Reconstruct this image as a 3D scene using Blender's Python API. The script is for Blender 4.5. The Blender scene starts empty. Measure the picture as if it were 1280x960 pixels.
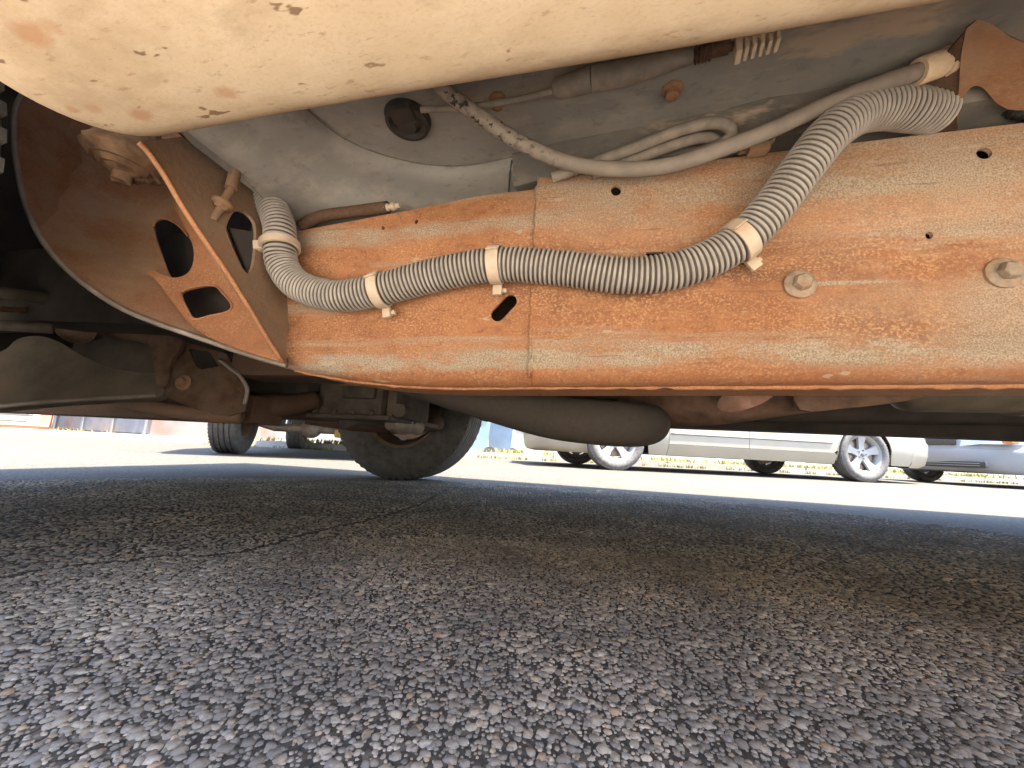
import bpy, bmesh, math, random
import numpy as np
from math import radians, sin, cos, pi, atan2
from mathutils import Vector, Matrix, noise as mnoise
from mathutils.geometry import delaunay_2d_cdt
random.seed(7); RNG = np.random.default_rng(7)
scene = bpy.context.scene
COL = scene.collection
# ------------------------------------------------------------------ camera
YAW, PITCH, ROLL, H, F = radians(12), radians(9.57), radians(3.0), .18, 480.0
F0 = Vector((-sin(YAW), cos(YAW), 0)); R0 = Vector((cos(YAW), sin(YAW), 0))
CF = cos(PITCH)*F0 + sin(PITCH)*Vector((0, 0, 1)); U0 = R0.cross(CF)
CR = cos(ROLL)*R0 + sin(ROLL)*U0; CU = CR.cross(CF); CC = Vector((0, 0, H))
cam = bpy.data.cameras.new('camera'); camo = bpy.data.objects.new('camera', cam); COL.objects.link(camo)
M = Matrix((CR, CU, -CF)).transposed().to_4x4(); M.translation = CC; camo.matrix_world = M
cam.sensor_width = 36; cam.lens = F/1280*36; cam.clip_start = .01; cam.clip_end = 500
scene.camera = camo
# ------------------------------------------------------------------ sky, sun, exposure
SUN = Vector((.35, -.10, 1)).normalized()
w = bpy.data.worlds.new('World'); scene.world = w; w.use_nodes = True
nt = w.node_tree; bg = nt.nodes['Background']; sky = nt.nodes.new('ShaderNodeTexSky')
sky.sky_type = 'NISHITA'; sky.sun_disc = False; sky.sun_elevation = math.asin(SUN.z); sky.sun_rotation = atan2(SUN.x, SUN.y)
sky.air_density = 1.0; sky.dust_density = 1.0; sky.ozone_density = 1.0
nt.links.new(sky.outputs[0], bg.inputs[0]); bg.inputs[1].default_value = .14
sl = bpy.data.lights.new('sun', 'SUN'); sl.energy = 3.0; sl.angle = radians(.5); sl.color = (1, .93, .81)
so = bpy.data.objects.new('sun', sl); COL.objects.link(so); so.rotation_euler = SUN.to_track_quat('Z', 'Y').to_euler(); so.location = (2, -2, 8)
vs = scene.view_settings; vs.view_transform = 'Standard'; vs.look = 'None'; vs.gamma = 1; vs.use_curve_mapping = False
vs.exposure = 3.27
scene.cycles.use_denoising = True; scene.cycles.max_bounces = 10; scene.cycles.diffuse_bounces = 6
scene.cycles.sample_clamp_indirect = 8

# ------------------------------------------------------------------ helpers: rays, meshes
def ray(x, y): return CF + (x-640)/F*CR + (480-y)/F*CU
def PY(x, y, Y): v = ray(x, y); return CC + v*(Y/v.y)
def PZ(x, y, Z): v = ray(x, y); return CC + v*((Z-H)/v.z)
def PX(x, y, X): v = ray(x, y); return CC + v*(X/v.x)
def depth(p): return (Vector(p)-CC).dot(CF)
def pw(px, p): return px*depth(p)/F          # pixels at p -> metres
RAKE = .0245

def link(name, me, mat, parent=None, smooth=False, autosmooth=None):
    if mat is not None:
        for m in (mat if isinstance(mat, (list, tuple)) else [mat]): me.materials.append(m)
    if smooth:
        me.polygons.foreach_set('use_smooth', [True]*len(me.polygons))
    if autosmooth: 
        me.polygons.foreach_set('use_smooth', [True]*len(me.polygons)); me.set_sharp_from_angle(angle=radians(autosmooth))
    o = bpy.data.objects.new(name, me); COL.objects.link(o)
    if parent is not None:
        o.parent = parent
        if not parent.get('local'):
            o.matrix_parent_inverse = PINV[parent.name] if parent.name in PINV else Matrix()
            PINV[o.name] = PINV.get(parent.name, Matrix())
            if parent.type == 'MESH': o.matrix_parent_inverse = Matrix()
        else: o['local'] = 1
    return o
PINV = {}
def obj(name, V, Fc, mat, parent=None, smooth=False, autosmooth=None):
    me = bpy.data.meshes.new(name); me.from_pydata([tuple(v) for v in V], [], Fc); me.update()
    bm = bmesh.new(); bm.from_mesh(me); bmesh.ops.recalc_face_normals(bm, faces=bm.faces); bm.to_mesh(me); bm.free()
    return link(name, me, mat, parent, smooth, autosmooth)
def tag(o, label, cat, group=None, kind=None):
    if label: o['label'] = label
    if cat: o['category'] = cat
    if group: o['group'] = group
    if kind: o['kind'] = kind
    return o
def empty(name, loc=(0, 0, 0), rz=0, local=False, parent=None):
    o = bpy.data.objects.new(name, None); COL.objects.link(o); o.empty_display_size = .1
    o.location = loc; o.rotation_euler = (0, 0, rz)
    if parent is not None: o.parent = parent
    if local: o['local'] = 1
    else: PINV[o.name] = (Matrix.Translation(loc) @ Matrix.Rotation(rz, 4, 'Z')).inverted()
    return o
class B:                                     # collects shapes that make ONE mesh
    def __init__(s): s.V = []; s.F = []
    def add(s, V, Fc):
        n = len(s.V); s.V += [tuple(v) for v in V]; s.F += [tuple(i+n for i in f) for f in Fc]; return s
    def box(s, a, b, M=None, bev=0):
        bm = bmesh.new(); bmesh.ops.create_cube(bm, size=1)
        a = Vector(a); b = Vector(b); c = (a+b)/2; d = b-a
        for v in bm.verts: v.co = Vector((v.co.x*d.x, v.co.y*d.y, v.co.z*d.z))+c
        if bev: bmesh.ops.bevel(bm, geom=list(bm.edges), offset=bev, segments=2, affect='EDGES', profile=.6)
        if M is not None:
            for v in bm.verts: v.co = M @ v.co
        bm.verts.index_update()
        s.add([v.co.copy() for v in bm.verts], [[v.index for v in f.verts] for f in bm.faces]); bm.free(); return s
    def lathe(s, prof, seg, M=None, closed=False):        # prof (r, h) round local Z
        n = len(prof); V = []; Fc = []
        for k in range(seg):
            a = 2*pi*k/seg
            for r, h in prof: V.append(Vector((r*cos(a), r*sin(a), h)))
        for k in range(seg):
            k2 = (k+1) % seg
            for i in range(n-1 if not closed else n):
                j = (i+1) % n
                Fc.append((k*n+i, k2*n+i, k2*n+j, k*n+j))
        if M is not None: V = [M @ v for v in V]
        return s.add(V, Fc)
    def tube(s, path, rad, seg=12, caps=True, per=0):
        P = [Vector(p) for p in path]
        if per: P, rad = catmull(P, per, rad)
        n = len(P); rr = rad if isinstance(rad, (list, tuple)) else [rad]*n
        T = [(P[min(i+1, n-1)]-P[max(i-1, 0)]).normalized() for i in range(n)]
        N = T[0].orthogonal().normalized(); V = []; Fc = []
        for i in range(n):
            if i:
                q = T[i-1].rotation_difference(T[i]); N = (q @ N); N = (N-T[i]*N.dot(T[i])).normalized()
            b = T[i].cross(N)
            for k in range(seg):
                a = 2*pi*k/seg; V.append(P[i]+(N*cos(a)+b*sin(a))*rr[i])
        for i in range(n-1):
            for k in range(seg):
                k2 = (k+1) % seg; Fc.append((i*seg+k, i*seg+k2, (i+1)*seg+k2, (i+1)*seg+k))
        if caps: Fc.append(tuple(range(seg))[::-1]); Fc.append(tuple((n-1)*seg+k for k in range(seg)))
        return s.add(V, Fc)
    def build(s, name, mat, parent=None, smooth=False, auto=None): return obj(name, s.V, s.F, mat, parent, smooth, auto)
def catmull(P, per, rad=None):
    n = len(P); out = []; ro = []
    isr = isinstance(rad, (list, tuple))
    for i in range(n-1):
        p0, p1, p2, p3 = P[max(i-1, 0)], P[i], P[i+1], P[min(i+2, n-1)]
        for k in range(per):
            t = k/per
            out.append(.5*((2*p1)+(p2-p0)*t+(2*p0-5*p1+4*p2-p3)*t*t+(3*p1-p0-3*p2+p3)*t**3))
            if isr: ro.append(rad[i]*(1-t)+rad[i+1]*t)
    out.append(P[-1].copy())
    if isr: ro.append(rad[-1])
    return out, (ro if isr else rad)
def smooth2(pts, per=5, closed=True):
    P = [Vector((p[0], p[1])) for p in pts]; n = len(P); out = []
    for i in range(n if closed else n-1):
        if closed: p0, p1, p2, p3 = P[i-1], P[i], P[(i+1) % n], P[(i+2) % n]
        else: p0, p1, p2, p3 = P[max(i-1, 0)], P[i], P[i+1], P[min(i+2, n-1)]
        for k in range(per):
            t = k/per; v = .5*((2*p1)+(p2-p0)*t+(2*p0-5*p1+4*p2-p3)*t*t+(3*p1-p0-3*p2+p3)*t**3); out.append((v.x, v.y))
    if not closed: out.append((P[-1].x, P[-1].y))
    return out
def ell(cx, cy, a, b, ang=0, n=18):
    c, s_ = cos(radians(ang)), sin(radians(ang))
    return [(cx+a*cos(t)*c-b*sin(t)*s_, cy+a*cos(t)*s_+b*sin(t)*c) for t in [2*pi*k/n for k in range(n)]]
def inside(p, poly):
    x, y = p; c = False; n = len(poly); j = n-1
    for i in range(n):
        xi, yi = poly[i]; xj, yj = poly[j]
        if (yi > y) != (yj > y) and x < (xj-xi)*(y-yi)/(yj-yi)+xi: c = not c
        j = i
    return c
def sheet(name, outline, holes, fn, thick, mat, parent, step=None, back=None, auto=40, smooth=False):
    """A plate cut to an outline with holes, laid on a curved surface fn(u, v), with real thickness."""
    if step:
        o2 = []
        for p, q in zip(outline, outline[1:]+outline[:1]):
            k = min(40, max(1, int(math.hypot(q[0]-p[0], q[1]-p[1])/step))); o2 += [(p[0]+(q[0]-p[0])*i/k, p[1]+(q[1]-p[1])*i/k) for i in range(k)]
        outline = o2
    pts = [Vector((u, v)) for u, v in outline]; edges = [(i, (i+1) % len(outline)) for i in range(len(outline))]
    for hl in holes:
        b0 = len(pts); pts += [Vector((u, v)) for u, v in hl]; edges += [(b0+i, b0+(i+1) % len(hl)) for i in range(len(hl))]
    if step:
        us = [p[0] for p in outline]; vs_ = [p[1] for p in outline]
        base = np.array([(p.x, p.y) for p in pts])
        u = min(us)+step*.5
        while u < max(us):
            v = min(vs_)+step*.5
            while v < max(vs_):
                q = (u, v)
                if inside(q, outline) and not any(inside(q, hl) for hl in holes) and ((base[:, 0]-u)**2+(base[:, 1]-v)**2).min() > (step*.4)**2: pts.append(Vector(q))
                v += step
            u += step
    r = delaunay_2d_cdt(pts, edges, [], 1, 1e-7)
    VV = r[0]; FF = []
    for f in r[2]:
        c = (sum(VV[i].x for i in f)/len(f), sum(VV[i].y for i in f)/len(f))
        if inside(c, outline) and not any(inside(c, hl) for hl in holes): FF.append(list(f))
    P3 = [Vector(fn(p.x, p.y)) for p in VV]; n = len(P3)
    back = Vector(back) if back is not None else None
    N = [Vector((0, 0, 0)) for _ in P3]
    for f in FF:
        nn = (P3[f[1]]-P3[f[0]]).cross(P3[f[2]]-P3[f[0]])
        for i in f: N[i] += nn
    V = list(P3)
    for i in range(n):
        m = N[i].normalized() if N[i].length > 0 else Vector((0, 1, 0))
        if back is not None and m.dot(back) < 0: m = -m
        V.append(P3[i]+m*thick)
    cnt = {}
    for f in FF:
        for a, b in zip(f, f[1:]+f[:1]): cnt[(a, b)] = 1
    Fc = [tuple(f) for f in FF]+[tuple(i+n for i in reversed(f)) for f in FF]
    for (a, b) in cnt:
        if (b, a) not in cnt: Fc.append((a, a+n, b+n, b))
    return obj(name, V, Fc, mat, parent, smooth, auto)
def idw(ctrl, pw_=3.0):
    """smooth interpolation of a depth through control points (u, v, d), multiquadric"""
    C = np.array(ctrl, float); X = C[:, :2]/100; D = C[:, 2]
    ph = lambda r2: np.sqrt(r2+.15)
    A = ph(((X[:, None]-X[None])**2).sum(-1)); n = len(X)
    A = np.block([[A, np.ones((n, 1)), X], [np.ones((1, n)), np.zeros((1, 3))], [X.T, np.zeros((2, 3))]])
    A[:n, :n] += np.eye(n)*1e-3
    wt = np.linalg.solve(A, np.concatenate([D, [0, 0, 0]]))
    def f(u, v):
        q = np.array([u, v])/100; return float(ph(((X-q)**2).sum(-1)) @ wt[:n]+wt[n]+wt[n+1]*q[0]+wt[n+2]*q[1])
    return f
def axisM(p, d, roll=0):                      # matrix taking local Z to d at p
    d = Vector(d).normalized(); q = d.to_track_quat('Z', 'Y')
    return Matrix.Translation(p) @ q.to_matrix().to_4x4() @ Matrix.Rotation(roll, 4, 'Z')
def hexbolt(b, p, d, r=.011, h=.009, flange=.017, roll=.2):
    M_ = axisM(p, d, roll)
    b.lathe([(0, 0), (flange, 0), (flange, .0025), (flange*.78, .0045), (r*.9, .005)], 24, M_)
    b.lathe([(r, .003), (r, h), (r*.82, h+.002), (0, h+.0022)], 6, M_)
    return b

# ------------------------------------------------------------------ materials
class N:
    def __init__(s, name):
        s.m = bpy.data.materials.new(name); s.m.use_nodes = True; s.t = s.m.node_tree; s.p = s.t.nodes['Principled BSDF']; s.o = None
    def n(s, typ): return s.t.nodes.new(typ)
    def set(s, sock, v):
        if hasattr(v, 'is_output'): s.t.links.new(v, sock)
        elif v is not None:
            if sock.type == 'RGBA' and not isinstance(v, (int, float)): v = (*v[:3], 1)
            sock.default_value = v
    def co(s, sc=(1, 1, 1), rot=(0, 0, 0), kind='Object'):
        c = s.n('ShaderNodeTexCoord'); mp = s.n('ShaderNodeMapping'); s.t.links.new(c.outputs[kind], mp.inputs[0])
        mp.inputs['Scale'].default_value = sc; mp.inputs['Rotation'].default_value = rot; return mp.outputs[0]
    def noise(s, sc, det=4, rough=.55, vec=None, dist=0):
        x = s.n('ShaderNodeTexNoise'); x.inputs['Scale'].default_value = sc; x.inputs['Detail'].default_value = det
        x.inputs['Roughness'].default_value = rough; x.inputs['Distortion'].default_value = dist
        s.set(x.inputs['Vector'], vec if vec is not None else s.co()); return x.outputs['Fac']
    def voro(s, sc, vec=None, feat='F1', out='Distance', rnd=1):
        x = s.n('ShaderNodeTexVoronoi'); x.feature = feat; x.inputs['Scale'].default_value = sc; x.inputs['Randomness'].default_value = rnd
        s.set(x.inputs['Vector'], vec if vec is not None else s.co()); return x.outputs[out]
    def ramp(s, fac, stops):
        x = s.n('ShaderNodeValToRGB'); e = x.color_ramp.elements
        while len(e) < len(stops): e.new(.5)
        for k, (p, c) in enumerate(stops):
            e[k].position = p; e[k].color = (*c[:3], 1) if not isinstance(c, (int, float)) else (c, c, c, 1)
        s.set(x.inputs[0], fac); return x.outputs[0]
    def mix(s, fac, a, b, mode='MIX'):
        x = s.n('ShaderNodeMix'); x.data_type = 'RGBA'; x.blend_type = mode
        s.set(x.inputs[0], fac); s.set(x.inputs[6], a); s.set(x.inputs[7], b); return x.outputs[2]
    def math(s, op, a, b=None, c=None, clamp=False):
        x = s.n('ShaderNodeMath'); x.operation = op; x.use_clamp = clamp
        for i, v in enumerate((a, b, c)): s.set(x.inputs[i], v)
        return x.outputs[0]
    def xyz(s, kind='Object'):
        x = s.n('ShaderNodeSeparateXYZ'); s.set(x.inputs[0], s.co(kind=kind)); return x.outputs
    def band(s, val, a, b, c, d):             # 0 below a, 1 between b..c, 0 above d
        x = s.n('ShaderNodeMapRange'); x.inputs[1].default_value = a; x.inputs[2].default_value = b; s.set(x.inputs[0], val)
        y = s.n('ShaderNodeMapRange'); y.inputs[1].default_value = c; y.inputs[2].default_value = d; y.inputs[3].default_value = 1; y.inputs[4].default_value = 0; s.set(y.inputs[0], val)
        return s.math('MULTIPLY', x.outputs[0], y.outputs[0])
    def bump(s, h, strength=.5, dist=.002, prev=None):
        x = s.n('ShaderNodeBump'); x.inputs['Strength'].default_value = strength; x.inputs['Distance'].default_value = dist
        s.set(x.inputs['Height'], h)
        if prev is not None: s.set(x.inputs['Normal'], prev)
        return x.outputs[0]
    def done(s, col, rough=.7, metal=0, normal=None, spec=.5, coat=0):
        p = s.p; s.set(p.inputs['Base Color'], col); s.set(p.inputs['Roughness'], rough); s.set(p.inputs['Metallic'], metal)
        s.set(p.inputs['Specular IOR Level'], spec); s.set(p.inputs['Coat Weight'], coat)
        if normal is not None: s.set(p.inputs['Normal'], normal)
        return s.m
def plain(name, c, rough=.6, metal=0, var=.25, sc=25, bump=.15, dirt=None, spec=.5, coat=0):
    a = N(name); n1 = a.noise(sc, 5, .6); k = Vector(c)
    col = a.ramp(n1, [(.3, k*(1-var)), (.7, k*(1+var))])
    if dirt:
        col = a.mix(a.ramp(a.noise(sc*.35, 6, .65), [(.45, 0), (.68, .8)]), col, dirt)
    return a.done(col, a.ramp(n1, [(.3, min(1, rough*.85)), (.7, min(1, rough*1.15))]), metal, a.bump(a.noise(sc*6, 4), bump, .001) if bump else None, spec, coat)

def rust(name, kind='rail', tint=1.0, dark=0.0):
    a = N(name)
    fine = a.noise(420, 3, .7, a.co((.8, 1, 1))); med = a.noise(60, 5, .65, a.co((.55, 1, 1))); big = a.noise(9, 4, .55, a.co((.35, 1, 1)))
    cell = a.voro(260, a.co((.8, 1, 1)), 'F1', 'Distance')
    base = a.ramp(big, [(.28, (.13, .050, .021)), (.44, (.25, .092, .034)), (.58, (.33, .125, .046)), (.75, (.37, .19, .092))])
    col = a.mix(a.ramp(med, [(.40, .0), (.64, .7)]), base, (.35, .15, .062))
    col = a.mix(a.ramp(a.noise(150, 4, .6, a.co((.6, 1, 1))), [(.52, 0), (.66, .65)]), col, (.17, .06, .024))
    brk = a.noise(24, 5, .6, a.co((.5, 1, 1)))
    col = a.mix(a.math('MULTIPLY', a.ramp(fine, [(.50, 0), (.62, .9)]), a.ramp(brk, [(.35, .25), (.65, 1)])), col, (.52, .29, .14))
    col = a.mix(a.ramp(cell, [(.05, .5), (.28, 0)]), col, (.17, .06, .022))
    col = a.mix(.08, col, (.44, .31, .20))
    if kind == 'rail':
        x, y, z = a.xyz()
        zz = a.math('SUBTRACT', z, a.math('MULTIPLY', x, .027))
        wob = a.math('MULTIPLY', a.math('SUBTRACT', a.noise(6, 4, .6, a.co((1, 1, 3))), .5), .05)
        z2 = a.math('ADD', zz, wob)
        thr = a.noise(28, 6, .72, a.co((.4, 1, 1.2))); stk = a.noise(16, 7, .7, a.co((.10, 1, 1.6)))
        low = a.math('MULTIPLY', a.band(zz, .270, .276, .293, .299), a.ramp(thr, [(.38, .1), (.52, .95)]))
        up = a.math('MULTIPLY', a.band(z2, .40, .46, .53, .60), a.ramp(thr, [(.36, .15), (.60, .85)]))
        upf = a.math('MULTIPLY', up, a.band(x, -.12, .03, 2, 3))
        strk = a.math('MULTIPLY', a.band(z2, .44, .452, .465, .475), a.math('MULTIPLY', a.band(x, -.5, -.4, -.1, 0), a.ramp(thr, [(.36, .2), (.55, .9)])))
        rear = a.math('MULTIPLY', a.band(x, .18, .36, 3, 4), a.ramp(a.noise(14, 6, .7, a.co((.4, 1, 1))), [(.40, .05), (.60, .75)]))
        hz = a.math('MULTIPLY', a.ramp(stk, [(.54, 0), (.64, .75)]), a.ramp(thr, [(.34, .2), (.55, 1)]))
        tan = a.mix(a.ramp(a.noise(600, 3, .7), [(.35, 0), (.65, 1)]), (.20, .15, .10), (.46, .37, .265))
        bst = a.math('MULTIPLY', a.math('MULTIPLY', a.band(z, .3585, .3605, .3625, .3645), a.band(x, .214, .222, .25, .31)), a.ramp(thr, [(.3, .4), (.5, 1)]))
        for fac in (low, upf, strk, rear, hz, bst): col = a.mix(fac, col, tan)
        dk = a.ramp(a.noise(13, 6, .65, a.co((.16, 1, 1.5), (.4, .0, 0))), [(.58, 0), (.70, .32)]); col = a.mix(dk, col, (.12, .045, .020))
        edge = a.band(zz, .230, .240, .262, .272); col = a.mix(a.math('MULTIPLY', edge, a.ramp(thr, [(.4, .1), (.6, .7)])), col, (.30, .11, .045))
        scr = a.ramp(a.noise(45, 2, .5, a.co((.25, 1, 3.2), (0, radians(-32), 0))), [(.66, 0), (.70, .5)])
        col = a.mix(scr, col, (.16, .09, .05))
        spl = a.ramp(a.noise(95, 2, .5, a.co((.4, 1, 1))), [(.70, 0), (.73, .7)]); col = a.mix(spl, col, (.42, .33, .23))
    elif kind == 'brown':
        col = a.mix(.62, col, (.19, .098, .054)); col = a.mix(a.ramp(a.noise(16, 5, .6, a.co((.6, 1, 1))), [(.42, 0), (.66, .7)]), col, (.30, .21, .135))
    elif kind == 'edge':
        col = a.mix(.35, col, (.42, .18, .08))
    elif kind == 'dull':
        col = a.mix(.72, col, (.17, .125, .085)); col = a.mix(a.ramp(a.noise(30, 5, .6), [(.5, 0), (.75, .5)]), col, (.28, .14, .06))
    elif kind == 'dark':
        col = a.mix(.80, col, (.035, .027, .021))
    b = a.bump(fine, .35, .0008); b = a.bump(med, .35, .003, b)
    return a.done(col, a.ramp(med, [(.3, .62), (.7, .9)]), 0, b, .35)

M_ = {}
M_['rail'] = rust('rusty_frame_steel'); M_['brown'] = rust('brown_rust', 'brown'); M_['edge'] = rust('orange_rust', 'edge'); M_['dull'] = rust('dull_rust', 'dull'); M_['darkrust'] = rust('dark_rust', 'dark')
def rocker_mat():
    a = N('dusty_tan_paint'); x, y, z = a.xyz()
    big = a.noise(11, 5, .6); fine = a.noise(520, 3, .65, a.co((.6, 1, 1))); med = a.noise(45, 5, .62, a.co((.5, 1, 1), (0, 0, .35)))
    col = a.ramp(big, [(.28, (.42, .31, .20)), (.5, (.53, .40, .265)), (.72, (.60, .47, .325))])
    col = a.mix(a.ramp(med, [(.42, 0), (.72, .45)]), col, (.64, .52, .385)); col = a.mix(a.ramp(fine, [(.5, 0), (.75, .4)]), col, (.40, .27, .165))
    chip = a.ramp(a.noise(75, 3, .6, a.co((.38, 1, 1), (0, 0, .5))), [(.665, 0), (.69, .85)])
    gate = a.ramp(a.noise(9, 2), [(.42, 0), (.52, 1)])
    col = a.mix(a.math('MULTIPLY', chip, gate), col, (.17, .095, .05))
    for (px, py, r, s_) in ((47, 20, .0085, .85), (180, 129, .0065, .8), (285, 104, .006, .6), (188, 167, .006, .6), (72, 12, .005, .5), (95, 119, .004, .7), (122, 118, .0045, .5), (460, 44, .0, 0)):
        if not r: continue
        p = PZ(px, py, .402); d = a.n('ShaderNodeVectorMath'); d.operation = 'DISTANCE'
        mp = a.co((.62, 1, 0)); nz = a.n('ShaderNodeVectorMath'); nz.operation = 'ADD'
        a.set(d.inputs[0], mp); d.inputs[1].default_value = (p.x*.62, p.y, 0)
        dd = a.math('ADD', d.outputs['Value'], a.math('MULTIPLY', a.math('SUBTRACT', a.noise(160, 3), .5), .004))
        col = a.mix(a.math('MULTIPLY', a.band(dd, -1, -.5, r*.45, r), s_*.9), col, (.40, .21, .11))
    col = a.mix(a.ramp(a.noise(26, 6, .7, a.co((.45, 1, 1), (0, 0, .3))), [(.52, 0), (.68, .5)]), col, (.36, .255, .165)); col = a.mix(a.ramp(a.noise(210, 4, .7, a.co((.3, 1, 1), (0, 0, .4))), [(.60, 0), (.70, .6)]), col, (.30, .19, .11))
    scr = a.ramp(a.noise(60, 2, .5, a.co((3.2, .18, 1), (0, 0, radians(38)))), [(.70, 0), (.73, .8)])
    col = a.mix(a.math('MULTIPLY', scr, a.band(x, .0, .08, 3, 4)), col, (.76, .66, .54))
    b = a.bump(fine, .10, .0005); b = a.bump(med, .15, .002, b)
    return a.done(col, .85, 0, b, .15)
M_['rocker'] = rocker_mat()
def pan_mat(name, c, dust):
    a = N(name); big = a.noise(7, 4, .6); med = a.noise(40, 5, .65, a.co((.5, 1, 1)))
    col = a.ramp(big, [(.3, Vector(c)*.8), (.7, Vector(c)*1.2)])
    col = a.mix(a.ramp(med, [(.47, 0), (.72, .75)]), col, dust); col = a.mix(a.ramp(a.noise(90, 4, .7, a.co((.6, 1, 1))), [(.56, 0), (.70, .5)]), col, Vector(c)*.55)
    sp = a.ramp(a.noise(16, 5, .7, a.co((.35, 1, 1), (0, 0, .25))), [(.54, 0), (.62, .8)])
    x, y, z = a.xyz(); col = a.mix(a.math('MULTIPLY', sp, a.band(x, -.05, .1, 3, 4)), col, (.44, .34, .245))
    return a.done(col, .62, 0, a.bump(a.noise(320, 3), .2, .0006), .4)
M_['pan'] = pan_mat('grey_floor_paint', (.235, .22, .20), (.34, .30, .25)); M_['pan2'] = pan_mat('shaded_floor_paint', (.13, .118, .103), (.24, .20, .155))  # pan2 is a darker copy of pan, with shade put into its colour
def conduit_mat():
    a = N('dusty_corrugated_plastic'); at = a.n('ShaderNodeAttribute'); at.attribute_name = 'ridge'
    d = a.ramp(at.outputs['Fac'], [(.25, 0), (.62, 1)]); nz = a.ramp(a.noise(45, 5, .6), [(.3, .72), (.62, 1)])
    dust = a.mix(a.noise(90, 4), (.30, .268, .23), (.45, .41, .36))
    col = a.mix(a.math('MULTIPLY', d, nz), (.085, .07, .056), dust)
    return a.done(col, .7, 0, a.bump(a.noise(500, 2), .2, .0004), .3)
M_['conduit'] = conduit_mat()
M_['hose'] = plain('dusty_rubber_hose', (.20, .17, .14), .7, 0, .25, 60, .25, (.36, .30, .24))
def scuffed():
    a = N('scuffed_hose'); x, y, z = a.xyz()
    col = a.ramp(a.noise(40, 4), [(.3, (.19, .16, .13)), (.7, (.27, .225, .18))])
    pit = a.ramp(a.noise(110, 3, .6, a.co((1, 1, 1))), [(.44, 0), (.54, 1)])
    col = a.mix(a.math('MULTIPLY', pit, a.band(x, -1, -.9, -.10, -.02)), col, (.32, .27, .22))
    blk = a.ramp(a.noise(120, 3, .6, a.co((1, 1, 1), (1, 0, 0))), [(.57, 0), (.62, 1)])
    col = a.mix(a.math('MULTIPLY', blk, a.band(x, -1, -.9, -.10, -.02)), col, (.04, .033, .028))
    return a.done(col, .7, 0, a.bump(a.noise(150, 3), .5, .001), .3)
M_['scuff'] = scuffed()
M_['clip'] = plain('dusty_beige_plastic', (.52, .41, .30), .55, 0, .12, 60, .1, (.42, .31, .21))
M_['sleeve'] = plain('dusty_cream_tape', (.60, .45, .30), .7, 0, .2, 70, .3, (.36, .25, .15))
M_['dkbracket'] = plain('dark_rusty_bracket', (.10, .058, .035), .9, 0, .4, 35, .5, (.17, .12, .085), .15)
M_['bushing'] = plain('dirt_caked_rubber_mount', (.15, .08, .042), .9, 0, .45, 55, .8, (.30, .20, .12))
M_['bolt'] = plain('dusty_bolt_steel', (.29, .225, .16), .7, .1, .35, 130, .5, (.34, .18, .09))
M_['black'] = plain('black_rubber', (.02, .018, .016), .6, 0, .3, 40, .15, (.06, .05, .04))
M_['blackpl'] = plain('dark_plastic', (.035, .032, .03), .5, 0, .3, 40, .1)
M_['exh'] = plain('sooty_exhaust_steel', (.066, .054, .043), .85, .0, .14, 160, .35, None, .15)
M_['exh2'] = plain('brown_heat_shield', (.125, .075, .05), .8, 0, .35, 40, .4, (.21, .13, .085), .15)
M_['flange'] = plain('red_brown_flange', (.27, .13, .085), .75, 0, .2, 60, .35, (.38, .24, .17))
M_['muff'] = plain('grimy_muffler_steel', (.22, .18, .13), .5, .4, .25, 25, .2, (.15, .11, .08))
M_['arm'] = plain('grimy_control_arm', (.12, .102, .078), .9, 0, .3, 18, .4, (.17, .13, .09), .15)
M_['dirty'] = plain('grimy_cast_metal', (.09, .075, .06), .85, 0, .4, 30, .5, (.17, .13, .09), .2)
M_['dirty2'] = plain('pale_grimy_alloy', (.27, .23, .185), .6, .2, .3, 30, .3, (.14, .10, .075))
M_['amber'] = plain('amber_oily_metal', (.33, .19, .05), .6, .1, .4, 60, .3)
M_['grime'] = plain('matt_engine_grime', (.045, .038, .032), .95, 0, .3, 14, .3, (.075, .06, .048), .08)
M_['white_pl'] = plain('cream_plastic', (.66, .54, .40), .5, 0, .12, 80, .1)
def tyre_mat(name, c=.035):
    a = N(name); n1 = a.noise(30, 5, .6)
    col = a.ramp(n1, [(.3, (c*.85, c*.8, c*.74)), (.7, (c*1.7, c*1.5, c*1.3))])
    return a.done(col, .8, 0, a.bump(a.noise(300, 3), .3, .0006), .3)
M_['tyre'] = tyre_mat('dusty_tyre', .078); M_['tyre2'] = tyre_mat('grey_road_tyre', .10)
M_['rim_in'] = plain('rusty_brown_wheel_back', (.19, .13, .09), .6, .2, .3, 30, .2, (.20, .12, .07))
M_['alloy'] = plain('silver_alloy', (.30, .285, .265), .5, .2, .05, 8, 0)
M_['disc'] = plain('brake_disc_steel', (.20, .15, .12), .45, .7, .2, 40, .1)
def paint(name, c, rough=.3):
    a = N(name); k = Vector(c); return a.done(a.ramp(a.noise(3, 3), [(.3, k*.94), (.7, k*1.05)]), rough, 0, None, .4, .0)
M_['champ'] = paint('champagne_paint', (.36, .315, .24), .5); M_['silver'] = paint('silver_paint', (.24, .24, .235), .45); M_['tanpaint'] = paint('tan_truck_paint', (.50, .39, .27), .4)
M_['vanw'] = paint('white_van_paint', (.42, .41, .39)); M_['glass'] = plain('dark_tinted_glass', (.03, .035, .038), .08, 0, .1, 5, 0)
M_['lamp'] = plain('clear_lamp_plastic', (.5, .52, .55), .12, .2, .1, 10, 0); M_['orange'] = plain('orange_lamp_plastic', (.55, .16, .03), .25, 0, .1, 20, 0)
M_['chrome'] = plain('chrome_trim', (.6, .6, .6), .15, .9, .05, 20, 0); M_['trim'] = plain('dark_trim', (.10, .09, .08), .5, 0, .1, 20, 0)
M_['ybox'] = plain('yellow_axle_paint', (.5, .34, .09), .6, 0, .2, 20, .1, (.2, .14, .08))

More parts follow.
